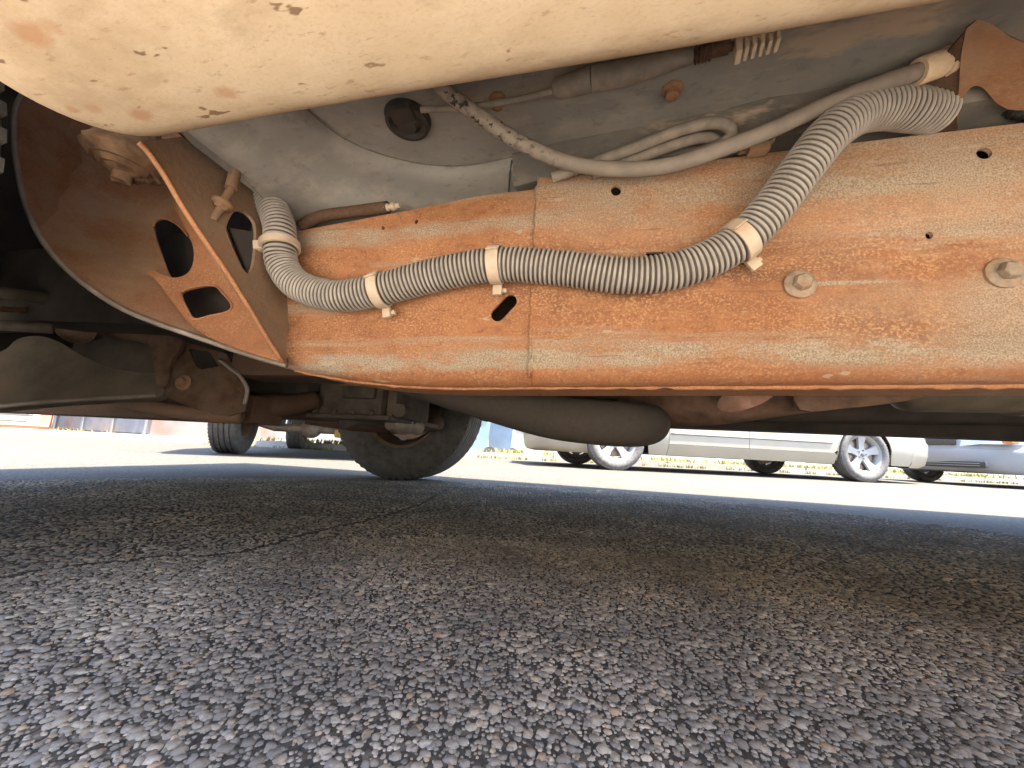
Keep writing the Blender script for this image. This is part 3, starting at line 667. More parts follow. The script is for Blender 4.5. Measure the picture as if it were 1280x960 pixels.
# --- rear bracket on top of the rail
rb = [(1196, 158)]+smooth2([(1199, 140), (1206, 120), (1217, 108), (1230, 111), (1245, 128), (1262, 137), (1285, 138)], 3, False)+[(1345, 132), (1345, 60), (1300, 62), (1264, 47), (1240, 30), (1222, 24), (1208, 36), (1201, 70)]
rby = lambda v: .337+.083*min(1, max(0, (v-24)/134))**1.25
rbk = sheet('rail_top_bracket', rb, [], lambda u, v: PY(u, v, rby(v)), .004, M_['brown'], TR, 14, (0, 1, 0)); rbk['label'] = 'brown rusty arched bracket on top of the rail'
b = B(); fr = smooth2([(1222, 24), (1208, 36), (1202, 60), (1201, 90), (1198, 125), (1196, 160)], 4, False); V = []
for u, v in fr:
    p = PY(u, v, rby(v)+.001)
    for k in range(5): V.append(p+Vector((-.004*k/4+random.uniform(-.0008, .0008), .06*k/4, random.uniform(-.001, .001)-.002*k)))
b.add(V, [(i*5+j, i*5+j+1, i*5+6+j, i*5+5+j) for i in range(len(fr)-1) for j in range(4)]); b.build('bracket_side', M_['darkrust'], rbk, True)
sheet('bracket_back', [(1190, 160), (1200, 90), (1345, 90), (1345, 150)], [], lambda u, v: PY(u, v, .445), .004, M_['brown'], rbk, None, (0, 1, 0))
corrugated('black_loom', catmull(pts([(1225, 105, .425), (1245, 122, .42), (1262, 136, .418), (1300, 142, .42), (1360, 150, .43)]), 8)[0], .0075, .0045, .0012, M_['black'], TR, 16)
# --- exhaust
b = B(); b.tube([PY(470, 462, .80), PY(530, 478, .74), PY(600, 498, .69), PY(680, 519, .65), PY(740, 527, .64), PY(780, 530, .655), PY(800, 531, .70), PY(812, 530, .78), PY(815, 525, .9)], [.037]*9, 28, True, 8); b.build('exhaust_pipe', M_['exh'], TR, True)
b = B(); b.tube([PY(770, 492, .95), PY(820, 500, .86), PY(880, 499, .80), PY(960, 489, .76), PY(1060, 474, .73), PY(1180, 452, .70), PY(1300, 430, .70)], [.042, .052, .052, .048, .045, .042, .042], 24, True, 8); conv = b.build('catalytic_converter', M_['exh2'], TR, True)
fl1 = smooth2([(897, 504), (905, 492), (918, 482), (940, 470), (975, 470), (972, 488), (960, 500), (938, 510), (915, 515), (900, 512)], 3)
sheet('heat_shield_flange', fl1, [], lambda u, v: PY(u, v, .665+.0000012*(u-935)**2*20), .012, M_['flange'], conv, 12, (0, 1, 0))
fl2 = smooth2([(1010, 470), (1176, 466), (1172, 484), (1158, 495), (1120, 503), (1060, 510), (1000, 512)], 3)
sheet('heat_shield_flange', fl2, [], lambda u, v: PY(u, v, .68), .006, M_['flange' if 0 else 'exh2'], conv, 16, (0, 1, 0))
b = B(); m0, m1 = PY(1120, 474, .80), PY(1420, 474, .80); b.lathe([(0, 0), (.045, .0), (.056, .012), (.058, .03), (.058, .16), (.063, .165), (.063, .18), (.058, .185), (.058, .5), (0, .51)], 32, axisM(m0, m1-m0)); b.build('muffler', M_['muff'], TR, False, 40)
b = B(); b.tube([(.22, 1.02, .315), (.30, 1.02, .317), (1.6, 1.02, .345), (2.6, 1.02, .37)], [.035, .046, .046, .046], 24); ds = b.build('driveshaft', M_['grime'], TR, True)
b = B(); b.box((-.10, .86, .29), (.30, 1.18, .50), None, .05); b.box((.02, .56, .30), (.16, .80, .36), None, .015); b.box((.02, .5, .315), (.14, 1.55, .36), None, .012); b.build('transmission', M_['grime'], TR, False, 40)
hs = [(650, 470), (720, 470), (800, 474), (775, 485), (742, 500), (690, 489), (655, 483)]
sheet('tunnel_heat_shield', hs, [], lambda u, v: PY(u, v, .9), .004, M_['muff'], TR, 20, (0, 1, 0))
# --- oil pan and steering parts in the middle
p0, p1 = PY(388, 530, 1.0), PY(500, 528, 1.0); zz0 = PY(440, 524, 1.0).z
b = B(); X0, X1 = PY(392, 500, 1.0).x, PY(478, 500, 1.0).x
b.box((X0, 1.0, zz0+.012), (X1, 1.34, .42), None, .018); b.box((X0-.012, .99, zz0), (X1+.03, 1.36, zz0+.014), None, .004); b.box((X0+.10, .985, zz0+.06), (X1-.02, 1.02, zz0+.11), None, .008)
for k in range(5): hexbolt(b, (X0+.02+k*.06, .99, zz0+.02), (0, -1, 0), .006, .006, .009)
pan = b.build('oil_pan', M_['dirty'], TR, False, 40)
b = B(); b.box((X0+.09, .982, zz0+.095), (X1+.0, 1.0, zz0+.14), None, .005); b.build('oily_gasket', M_['amber'], pan, False, 40)
b = B(); X2 = PY(500, 500, 1.02).x; b.box((X1+.01, 1.02, zz0+.01), (X2, 1.2, .37), None, .012); b.box((X1+.02, .99, zz0+.02), (X1+.05, 1.03, .36), None, .008); b.lathe([(0, 0), (.02, 0), (.02, .03), (0, .03)], 16, axisM((X1+.06, 1.02, zz0+.03), (0, -1, 0))); b.build('steering_box', M_['dirty'], TR, False, 40)
b = B(); q0, q1 = PY(470, 524, 1.05), PY(497, 535, 1.25); b.lathe([(0, 0), (.028, 0), (.034, .03), (.034, .06), (.024, .075), (.024, .12), (0, .12)], 20, axisM(q0+Vector((.02, .05, 0)), (.4, .9, -.12))); b.build('tie_rod_end', M_['dirty2'], TR, False, 40)
b = B(); b.tube([PY(430, 528, 1.05), PY(480, 520, 1.3), PY(510, 512, 1.62)], .018, 14, True, 5); b.build('tie_rod', M_['dirty'], TR, True)
b = B(); b.box((-1.9, .86, .52), (-.62, 1.5, 1.0), None, .05); b.box((-1.9, .95, .275), (-.80, 1.42, .55), None, .04); b.build('engine_block', M_['grime'], TR)
# --- front suspension, near side
arm_o = smooth2([(-60, 455), (0, 440), (22, 424), (48, 420), (75, 428), (105, 446), (140, 460), (180, 466), (200, 466)], 4, False)+smooth2([(204, 480), (200, 496), (150, 499), (80, 503), (20, 508), (-60, 516)], 4, False)
fa = idw([(-60, 455, .56), (0, 440, .58), (200, 466, .68), (200, 496, .675), (0, 508, .56), (100, 470, .615)])
ar = sheet('lower_control_arm', arm_o, [], lambda u, v: PY(u, v, fa(u, v)), .02, M_['arm'], TR, 16, (0, 1, 0))
b = B(); b.tube([PY(u, v, fa(u, v)) for u, v in smooth2([(-60, 514), (20, 506), (80, 501), (150, 497), (196, 494)], 4, False)], .005, 8); b.build('arm_flange', M_['dirty2'], ar, True)
br = smooth2([(188, 420), (205, 426), (232, 428), (262, 436), (282, 442)], 3, False)+[(296, 462), (310, 488), (306, 514), (285, 520), (265, 518)]+smooth2([(235, 508), (212, 497), (198, 488), (192, 460)], 3, False)
sheet('arm_mount_bracket', br, [[(236, 436), (262, 440), (274, 458), (252, 462), (245, 458)]], lambda u, v: PY(u, v, .675+.0004*(u-190)), .006, M_['dkbracket'], TR, 14, (0, 1, 0))
sheet('arm_mount_bracket', smooth2([(186, 420), (228, 425), (214, 452), (209, 480), (196, 482), (192, 450)], 4), [], lambda u, v: PY(u, v, .655+.0003*(u-190)), .008, M_['dkbracket'], TR, 12, (0, 1, 0))
b = B(); hexbolt(b, PY(230, 478, .688), (.2, -1, 0), .011, .011, .018); b.build('pivot_bolt', M_['brown'], TR, False, 35)
b = B(); b.tube([PY(275, 450, .70), PY(290, 462, .70), PY(300, 470, .70), PY(309, 486, .705), PY(306, 505, .705)], .004, 8, True, 4); b.build('brake_hose', M_['dirty2'], TR, True)
cm = B(); ybs = .80; xa, xb = PY(-80, 500, ybs).x, PY(318, 500, ybs).x
cz = PY(200, 524, ybs).z
cm.box((xa, ybs, cz), (xb, ybs+.10, cz+.07), None, .008); cm.box((xa, ybs+.35, .245), (xb-.1, ybs+.5, .33), None, .02); cm.build('crossmember', M_['darkrust'], TR, False, 40)
b = B(); b.tube([PY(150, 500, .72), PY(210, 512, .735), PY(260, 519, .745), PY(300, 520, .76)], .018, 12, True, 4); b.build('crossmember_brace', M_['dull'], TR, True)
b = B(); b.tube([PY(308, 508, .85), PY(335, 508, .87), PY(365, 506, .92), PY(395, 500, .98)], [.03, .034, .03, .026], 16, True, 4); b.build('steering_gear_boot', M_['darkrust'], TR, True)
for px0, py0, px1, py1, r, m in ((-60, 358, 70, 375, .013, 'arm'), (-60, 402, 66, 411, .011, 'dirty2'), (-60, 384, 40, 388, .006, 'brown')):
    b = B(); b.tube([PY(px0, py0, .50), PY((px0+px1)/2, (py0+py1)/2, .53), PY(px1, py1, .58)], r, 14); b.build('suspension_link', M_[m], TR, True)
b = B(); bx_ = PY(106, 404, .66); b.lathe([(0, -.006), (.012, -.006), (.012, .004), (.030, .004), (.034, -.004), (.041, -.004), (.044, .004), (.044, .03), (0, .03)], 28, axisM(bx_, (.35, -.75, -.45))); b.tube([bx_+Vector((0, .03, 0)), bx_+Vector((.13, .08, -.01))], .026, 14); b.build('ball_joint', M_['dkbracket'], TR, False, 40)
b = B(); b.box((-.80, .70, .31), (-.56, .80, .40), None, .01); b.build('arm_frame_bracket', M_['darkrust'], TR)
b = B(); V = []; K = 16
for k in range(K+1):
    t = radians(42)+radians(138)*k/K
    for y in (-.02, .10, .20): V.append((-.95+.45*cos(t), y, .42+.45*sin(t)))
b.add(V, [(i*3+j, i*3+j+1, i*3+4+j, i*3+3+j) for i in range(K) for j in range(2)]); b.build('wheel_arch_liner', M_['grime'], TR); b = B(); b.box((-1.5, .70, .47), (-.62, .72, .98)); b.build('inner_fender', M_['grime'], TR)
b = B(); V = []
for k in range(K+1):
    t = pi*k/K
    for y in (1.5, 1.8, 2.03): V.append((-.93+.50*cos(t), y, .42+.45*sin(t)))
b.add(V, [(i*3+j, i*3+j+1, i*3+4+j, i*3+3+j) for i in range(K) for j in range(2)]); b.build('wheel_arch_liner', M_['blackpl'], TR)
# far rail, knuckle
b = B(); b.box((-1.9, 1.52, .40), (-.45, 1.60, .56)); b.box((-.45, 1.52, .29), (3.9, 1.61, .52)); b.build('far_frame_rail', M_['grime'], TR)
b = B(); b.tube([(-.62, 1.50, .27), (-.80, 1.6, .25), (-.93, 1.70, .25)], [.03, .026, .03], 12); b.tube([(-1.25, 1.50, .27), (-1.1, 1.6, .25), (-.93, 1.70, .25)], [.03, .026, .03], 12); b.build('far_lower_arm', M_['darkrust'], TR, True)
b = B(); b.box((-.99, 1.66, .24), (-.87, 1.74, .50), None, .02); b.lathe([(0, -.02), (.05, -.02), (.06, 0), (.06, .06), (0, .06)], 20, axisM((-.93, 1.68, .37), (0, 1, 0))); b.build('steering_knuckle', M_['darkrust'], TR, False, 40)

# ------------------------------------------------------------------ wheels
def wheel(parent, loc, r, wd, rim_r, out, spokes, mt, mr, treads=4, back=True, spoke_w=.07):
    """axle along local Y, 'out' = +1/-1 which Y side shows the outer face"""
    we = empty('wheel', loc, 0, True, parent)
    if not parent.get('local'): we.matrix_parent_inverse = PINV[parent.name]
    Mx = Matrix.Rotation(radians(-90), 4, 'X') if out > 0 else Matrix.Rotation(radians(90), 4, 'X')
    h = wd/2; pr = [(rim_r, -h*.80), (rim_r+.012, -h*.88), (rim_r+(r-rim_r)*.25, -h*.98), (rim_r+(r-rim_r)*.5, -h), (rim_r+(r-rim_r)*.72, -h*.965), (r-.018, -h*.88), (r-.006, -h*.80)]
    tr = []; gw = wd*.018
    ys = np.linspace(-h*.52, h*.52, treads)
    tr.append((r-.001, -h*.72))
    for y in ys: tr += [(r, y-gw*1.3), (r-.009, y-gw), (r-.009, y+gw), (r, y+gw*1.3)]
    tr.append((r-.001, h*.72))
    prof = pr+tr+[(a, -b_) for a, b_ in pr[::-1]]
    b = B(); b.lathe(prof, 72, Mx)
    for k in range(60):                       # shoulder blocks
        a_ = 2*pi*k/60
        for sg in (-1, 1): b.box((r-.020, -.0085, sg*h*.80-.007), (r-.0045, .0085, sg*h*.80+.007), Mx @ Matrix.Rotation(a_, 4, 'Z') @ Matrix.Translation((0, 0, 0)))
    b.build('tyre', mt, we, False, 35)
    b = B(); hh = h*.80
    b.lathe([(rim_r+.012, -hh), (rim_r+.004, -hh+.006), (rim_r-.008, -hh+.012), (rim_r-.022, -hh*.5), (rim_r-.030, .0), (rim_r-.022, hh*.6), (rim_r-.006, hh-.012), (rim_r+.006, hh-.004), (rim_r+.012, hh), (rim_r+.004, hh+.002), (rim_r-.012, hh-.010), (rim_r-.034, hh*.5), (rim_r-.04, 0), (rim_r-.03, -hh*.5), (rim_r-.014, -hh+.012)], 64, Mx, True)
    b.build('rim', mr, we, False, 40)
    b = B(); hz = hh*.62
    b.lathe([(0, hz+.004), (.03, hz+.004), (.036, hz-.002), (.075, hz-.004), (.08, hz-.03), (0, hz-.03)], 32, Mx)
    for k in range(spokes):
        a_ = 2*pi*k/spokes+.3; Ms = Mx @ Matrix.Rotation(a_, 4, 'Z'); ro = rim_r-.012; w0 = spoke_w; w1 = spoke_w*.66
        for zz_, sgn in ((0, 1),):
            Vv = [(.06, -w0*.62, hz-.004), (.06, w0*.62, hz-.004), (rim_r*.55, w1*.9, hz-.004), (ro, w0*.95, hh-.016), (ro, -w0*.95, hh-.016), (rim_r*.55, -w1*.9, hz-.004)]
            V = [Ms @ Vector(v) for v in Vv]+[Ms @ Vector((v[0], v[1]*1.15, v[2]-.025)) for v in Vv]
            b.add(V, [(0, 1, 2, 5), (5, 2, 3, 4), (11, 8, 7, 6), (10, 9, 8, 11)]+[(i, (i+1) % 6, 6+(i+1) % 6, 6+i) for i in range(6)])
    b.build('spoke_face', mr, we, False, 30)
    b = B()
    for k in range(5): a_ = 2*pi*k/5; b.lathe([(.009, hz-.006), (.009, hz+.006), (0, hz+.007)], 6, Mx @ Matrix.Translation((.052*cos(a_), .052*sin(a_), 0)))
    b.lathe([(.026, hz), (.026, hz+.006), (.02, hz+.009), (0, hz+.009)], 24, Mx); b.build('hub_cap', M_['trim'] if mr is not M_['rim_in'] else mr, we, False, 40)
    b = B(); dr = rim_r*.78; b.lathe([(.06, -.012), (dr, -.012), (dr, .012), (.06, .012)], 40, Mx, True); b.lathe([(0, -.04), (.07, -.04), (.07, .03), (0, .03)], 24, Mx)
    b.build('brake_disc', M_['disc'], we, False, 40)
    return we
wheel(TR, (-.93, 1.86, .37), .37, .25, .215, 1, 6, M_['tyre'], M_['rim_in'], 5, spoke_w=.085)
for loc, o_ in (((-.968, .137, .37), -1), ((2.75, .18, .37), -1), ((2.75, 1.86, .37), 1)): wheel(TR, loc, .37, .25, .215, o_, 6, M_['tyre'], M_['alloy'], 5, spoke_w=.085)
b = B(); b.tube([(2.75, .3, .37), (2.75, 1.74, .37)], .045, 16); b.lathe([(0, -.16), (.1, -.12), (.15, 0), (.1, .12), (0, .16)], 20, axisM((2.75, 1.02, .37), (1, 0, 0))); b.build('rear_axle', M_['darkrust'], TR, True)

# ------------------------------------------------------------------ truck body above (casts the shade)
def side_panels(parent, panels, fy, mat, far, thick=.02):
    for nm, poly, m in panels:
        sheet(nm, poly, [], lambda x, z: (x, fy(x, z), z), thick, m or mat, parent, .14, (0, -1 if far else 1, 0))
def arch(cx, cz, r, a0, a1, k=12): return [(cx+r*cos(radians(a0+(a1-a0)*i/k)), cz+r*sin(radians(a0+(a1-a0)*i/k))) for i in range(k+1)]
def body_side(parent, far):
    y0 = 2.07 if far else -.03; sg = -1 if far else 1
    fy = lambda x, z: y0+sg*(.05*((z-.8)/.5)**2+(max(0, z-1.15)*.28)+.02*((x-.5)/2.5)**6*.3)
    A = arch(-.93, .38, .46, 0, 180)
    P_ = [('fender', [(-.42, .50), (-.44, 1.12), (-1.3, 1.08), (-1.78, 1.0), (-1.84, .5), (-1.42, .45)]+A[::-1][1:-1]+[(-.46, .46)], None),
          ('front_door', [(-.41, .50), (-.43, 1.14), (.62, 1.16), (.62, .52)], None), ('rear_door', [(.63, .52), (.63, 1.16), (1.52, 1.17), (1.52, .54)], None),
          ('bed_side', [(1.56, .54), (1.56, 1.17), (3.80, 1.22), (3.86, .62), (3.26, .55)]+arch(2.75, .42, .47, 8, 172)[0:13]+[(2.24, .50)], None),
          ('side_window', [(-.25, 1.16), (.22, 1.66), (.60, 1.68), (.60, 1.17)], M_['glass']), ('side_window', [(.66, 1.17), (.66, 1.68), (1.35, 1.67), (1.46, 1.18)], M_['glass'])]
    side_panels(parent, P_, fy, M_['tanpaint'], far)
body_side(TR, False); body_side(TR, True)
b = B()
def strip(b, sec, yc=1.02):
    V = []; m = 7
    for x, z, hw in sec:
        for j in range(m): t = -1+2*j/(m-1); V.append((x, yc+hw*t, z+.03*(1-t*t)))
    b.add(V, [(i*m+j, i*m+j+1, (i+1)*m+j+1, (i+1)*m+j) for i in range(len(sec)-1) for j in range(m-1)])
strip(b, [(-1.84, .5, .98), (-1.90, .75, .99), (-1.84, 1.0, 1.03), (-1.5, 1.09, 1.045), (-.9, 1.14, 1.045), (-.45, 1.17, 1.045)]); b.build('hood', M_['tanpaint'], TR, False, 40)
b = B(); strip(b, [(-.46, 1.165, 1.045), (-.44, 1.172, 1.045), (.20, 1.70, .88)]); b.build('windscreen', M_['glass'], TR)
b = B(); strip(b, [(.20, 1.70, .88), (.5, 1.76, .88), (1.1, 1.76, .88), (1.42, 1.70, .88)]); b.build('roof', M_['tanpaint'], TR, True)
b = B(); strip(b, [(1.42, 1.70, .88), (1.54, 1.17, .98), (1.56, .6, 1.0)]); b.build('cab_back', M_['tanpaint'], TR)
b = B(); b.box((1.6, .05, .66), (3.82, 1.99, .70)); b.box((3.80, .05, .66), (3.86, 1.99, 1.2)); b.build('truck_bed', M_['tanpaint'], TR)
b = B(); b.box((-1.80, .10, .24), (-1.75, 1.94, .98)); b.box((-1.36, .28, .42), (-1.33, .70, 1.0)); b.build('dark_filler', M_['grime'], TR)  # dark panels added to close off bright gaps by the wheel well
b = B(); b.box((-2.0, .05, .45), (-1.86, 1.99, .66), None, .04); b.build('front_bumper', M_['chrome'], TR, False, 40)

# ------------------------------------------------------------------ parked cars
def sedan(root, L, wdt, ax0, ax1, wr, paint_, suit):
    hw = wdt/2; nexp = 6.0
    def plan(x):
        t = min(1, abs(x-L/2)/(L/2)); return hw*max(0, 1-t**nexp)**(1/nexp*1.6)
    def ins(z):
        K_ = [(.18, .10), (.24, .055), (.30, .035), (.32, .018), (.5, .0), (.62, .004), (.78, .02), (.92, .05), (1.0, .07), (1.42, .30)]
        for (a, va), (b_, vb) in zip(K_, K_[1:]):
            if z <= b_: return va+(vb-va)*max(0, z-a)/(b_-a)
        return .3
    zs = .245; AR = wr+.045
    def A(cx, k=14): return arch(cx, wr-.005, AR, 180+4, 0-4, k)
    xd0, xd1, xd2 = ax0+.62, ax0+1.62, ax1-.12
    a0 = [p for p in A(ax0) if p[1] > zs]; a1 = [p for p in A(ax1) if p[1] > zs]
    xe0 = .62; xe1 = L-.62
    rear_cut = [(ax1-AR-.02, .36), (ax1-AR+.02, .50), (ax1-AR*.72, .66), (ax1-.16, .78), (ax1-.10, .93)]
    PN = [('front_fender', [(xe0, zs), (xe0, .72), (ax0+.2, .86), (xd0, .92), (xd0, .20), (ax0+AR+.03, .20)]+[p for p in a0[::-1]], None),
          ('front_door', [(xd0+.006, .33), (xd0+.006, .92), (xd1, .95), (xd1, .33)], None),
          ('rear_door', [(xd1+.006, .33), (xd1+.006, .95), (ax1-.10, .93)]+rear_cut[::-1][1:]+[(ax1-AR-.06, .33)], None),
          ('sill', [(xd0+.006, .20), (xd0+.006, .324), (ax1-AR-.03, .324), (ax1-AR-.0, .30), (ax1-AR+.0, .20)], None),
          ('rear_quarter', [(ax1-AR+.008, zs), (ax1-AR+.008, .36)]+[(x+.008, z-.001) for x, z in rear_cut]+[(xe1, .90), (xe1, .215), (ax1+AR+.04, .215)]+a1[::-1], None),
          ('side_window', [(xd0-.02, .94), (xd0+.55, 1.32), (xd1-.02, 1.36), (xd1-.02, .97)], M_['glass']), ('side_window', [(xd1+.02, .97), (xd1+.02, 1.36), (ax1-.45, 1.33), (ax1-.0, .97)], M_['glass'])]
    frame_ = ('roof_pillars', [(xd0-.10, .90), (xd0+.56, 1.36), (xd1, 1.41), (ax1-.42, 1.36), (ax1+.14, .93)], None)
    for far in (0, 1):
        sg = 1 if far else -1
        sheet(frame_[0], frame_[1], [], lambda x, z: (x, sg*(plan(x)-ins(z)-.012), z), .004, paint_, root, .11, (0, -sg, 0), 35)
        for nm, poly, m in PN:
            sheet(nm, poly, [], lambda x, z: (x, sg*(plan(x)-ins(z)), z), .012, m or paint_, root, .11, (0, -sg, 0), 35)
        for z_, nm in ((.45, 'side_moulding'),):
            b = B(); b.tube([(x, sg*(plan(x)-ins(z_)+.001), z_) for x in np.linspace(xd0+.02, ax1-AR-.08, 24)], .008, 6); b.build(nm, M_['trim'], root, True)
        for xx in (xd1-.18, ax1-.30):
            b = B(); b.box((xx-.09, sg*(plan(xx)-ins(.8))-.012, .79), (xx+.09, sg*(plan(xx)-ins(.8))+.02, .815), None, .006); b.build('door_handle', paint_, root, False, 40)
        b = B(); b.box((xd0+.1, sg*(hw-.06)-.10*(sg < 0), .95), (xd0+.2, sg*(hw-.06)+.10*(sg > 0)+.1*(sg > 0), 1.07), None, .02); b.build('mirror', paint_, root, False, 40)
    def cap(nm, front, rows, m, t0=1.0):
        b = B(); V = []; kk = 28; xs_edge = .618
        us_ = [xs_edge*(1-k/14)**3 for k in range(15)]; ring_ = [(x, -1) for x in us_]+[(x, 1) for x in us_[::-1][1:]]
        for z, inn in rows:
            for x, q in ring_:
                y = plan(x) if x > 0 else 0
                V.append(((x+inn*(1-x/xs_edge)) if front else L-(x+inn*(1-x/xs_edge)), q*max(0, y-ins(z)*min(1, y/hw*1.2)), z))
        n_ = kk+1; b.add(V, [(i*n_+j, i*n_+j+1, (i+1)*n_+j+1, (i+1)*n_+j) for i in range(len(rows)-1) for j in range(kk)])
        return b.build(nm, m, root, False, 40)
    fb = cap('front_bumper', True, [(.18, .16), (.20, .05), (.24, .02), (.34, .0), (.46, -.005), (.50, .01), (.505, .03), (.62, .05), (.74, .12)], paint_)
    rb_ = cap('rear_bumper', False, [(.20, .14), (.24, .02), (.36, .0), (.48, -.01), (.52, .005), (.525, .03), (.70, .05), (.90, .12)], paint_)
    b = B()
    def strip2(b, sec):
        V = []; m = 9
        for x, z, h_ in sec:
            for j in range(m): t = -1+2*j/(m-1); V.append((x, h_*t, z+.035*(1-t*t)))
        b.add(V, [(i*m+j, i*m+j+1, (i+1)*m+j+1, (i+1)*m+j) for i in range(len(sec)-1) for j in range(m-1)])
    strip2(b, [(.12, .70, hw*.66), (.35, .74, hw*.90), (.62, .74, hw-.02), (.9, .83, hw-.03), (xd0-.02, .925, hw-.045)]); b.build('bonnet', paint_, root, True)
    b = B(); strip2(b, [(xd0-.02, .925, hw-.05), (xd0+.62, 1.36, hw-.26)]); b.build('windscreen', M_['glass'], root)
    b = B(); strip2(b, [(xd0+.60, 1.355, hw-.25), (xd1, 1.405, hw-.28), (ax1-.48, 1.355, hw-.25)]); b.build('roof', paint_, root, True)
    b = B(); strip2(b, [(ax1-.5, 1.36, hw-.26), (ax1+.12, .945, hw-.06)]); b.build('rear_window', M_['glass'], root)
    b = B(); strip2(b, [(ax1+.11, .94, hw-.04), (L-.62, .91, hw-.05), (L-.35, .90, hw*.84), (L-.12, .88, hw*.68)]); b.build('boot_lid', paint_, root, True)
    b = B(); b.box((.35, -hw*.55, .22), (L-.35, hw*.55, .50)); b.box((ax0+.5, -hw+.14, .22), (ax1-.5, hw-.14, .6)); b.box((ax0+.5, -hw+.1, .6), (ax1-.3, hw-.1, .9)); b.build('underbody', M_['blackpl'], root)
    for sg in (-1, 1):
        for ax in (ax0, ax1): wheel(root, (ax, sg*(hw-.115), wr), wr, .205, wr*.70, sg, 5, M_['tyre2'], M_['alloy'], 3, spoke_w=.060)
    return fb
def yawed(name, A_, Bv, L, wdt, ax0, off_y):
    """root for a car whose front-wheel contact is A_ and whose rear lies towards Bv"""
    d_ = (Bv-A_); d_.z = 0; d_.normalize(); rz = atan2(d_.y, d_.x); nrm = Vector((-d_.y, d_.x, 0))
    o = A_-d_*ax0+nrm*off_y; return empty(name, (o.x, o.y, 0), rz, True), d_, nrm
A_ = PZ(770, 588, 0); Bv = PZ(1083, 603, 0); WB = (Bv-A_).length
LS = .92+WB+1.34; CARW = 1.80
car, cd, cn = yawed('parked_car', A_, Bv, LS, CARW, .92, CARW/2-.05)
tag(car, 'champagne saloon with five-spoke wheels parked across the road', 'car')
fb = sedan(car, LS, CARW, .92, .92+WB, .335, M_['champ'], 0)
b = B(); b.box((-.035, -.26, .40), (-.015, .26, .51), None, .004); pl = b.build('number_plate', M_['vanw'], car)
for r_, k_ in ((.475, 7), (.435, 6)):
    for k in range(k_): yk = -.2+k*.062; b = B(); b.box((-.037, yk, r_-.012), (-.034, yk+.04, r_+.012)); b.build('plate_mark', M_['trim'], pl)
b = B(); b.box((.10, -.80, .56), (.35, -.45, .68), None, .03); b.build('headlamp', M_['lamp'], car, False, 40)
b = B(); b.box((.10, .45, .56), (.35, .80, .68), None, .03); b.build('headlamp', M_['lamp'], car, False, 40)
for sg in (-1, 1):
    b = B(); b.box((LS-.34, sg*.62-.16, .62), (LS-.06, sg*.62+.16, .78), None, .03); b.build('tail_lamp', M_['orange'], car, False, 40)
# second car, nose towards the first
o2 = car.location+cd*(LS+.62)+cn*(-.05); car2 = empty('parked_car', o2, atan2(cd.y, cd.x)-.03, True)
tag(car2, 'silver car at the right edge showing its nose and headlamp', 'car')
sedan(car2, 4.7, 1.80, .88, 3.6, .32, M_['silver'], 0)
b = B(); b.box((.005, -.66, .25), (.05, .66, .335), None, .01); b.build('lower_grille', M_['blackpl'], car2, False, 40)
for z_ in (.278, .308):
    b = B(); b.box((-.004, -.60, z_-.004), (.02, .60, z_+.004), None, .002); b.build('grille_bar', M_['silver'], car2)
b = B(); b.box((.02, -.34, .56), (.07, .34, .70), None, .01); b.build('upper_grille', M_['blackpl'], car2, False, 40)
for sg in (-1, 1):
    pl_ = [(.05, .36), (.06, .60), (.20, .82), (.32, .86), (.20, .55)]
    b = B(); V = [(x, sg*y, .57-.03*(y < .5)) for x, y in pl_]+[(x+.03, sg*y, .69) for x, y in pl_]; b.add(V, [(0, 1, 2, 3, 4), (9, 8, 7, 6, 5)]+[(i, (i+1) % 5, 5+(i+1) % 5, 5+i) for i in range(5)]); hl = b.build('headlamp', M_['lamp'], car2, False, 40)
    b = B(); b.box((.16, sg*.80-.05, .58), (.27, sg*.80+.05, .64), None, .01); b.build('indicator', M_['orange'], car2, False, 40)

# ------------------------------------------------------------------ van behind the far wheel
vw = PZ(283, 568, 0); VY = radians(30); van = empty('van', (vw.x+.78*cos(VY)-.22*sin(VY), vw.y+.78*sin(VY)+.10, 0), VY, True); tag(van, 'white van facing the truck, only its wheel and axle showing', 'van')
def vwheel(x, y):
    we = empty('wheel', (x, y, .36), radians(90), True, van); return we
for sx in (-1, 1):
    for y in (.1, 3.0):
        # axle along X: wheel built with axle on Y, then turned
        w_ = wheel(van, (sx*.78, y, .36), .36, .235, .21, 1, 6, M_['tyre'], M_['rim_in'], 4); w_.rotation_euler = (0, 0, radians(90 if sx < 0 else -90))
b = B(); b.tube([(-.66, .1, .33), (-.45, .1, .27), (.45, .1, .27), (.66, .1, .33)], .04, 14); b.lathe([(0, -.13), (.07, -.10), (.10, 0), (.07, .10), (0, .13)], 20, axisM((-.12, .1, .28), (0, 1, 0))); b.build('axle', M_['dirty2'], van, True)
for sx in (-1, 1):
    b = B()
    for k in range(4): b.box((sx*.52-.03, -.35+k*.06, .40-k*.012), (sx*.52+.03, .55-k*.06, .41-k*.012))
    b.build('leaf_spring', M_['dirty2'], van); b = B(); b.box((sx*.45-.04, -.42, .45), (sx*.45+.04, 4.2, .57)); b.build('chassis_rail', M_['dirty2'], van)
b = B(); b.box((-.40, .5, .25), (.30, 1.2, .48), None, .03); b.build('sump', M_['dirty2'], van, False, 40)
b = B(); b.box((.10, .02, .20), (.34, .2, .28), None, .02); b.build('axle_guard', M_['ybox'], van, False, 40)
b = B(); V = []
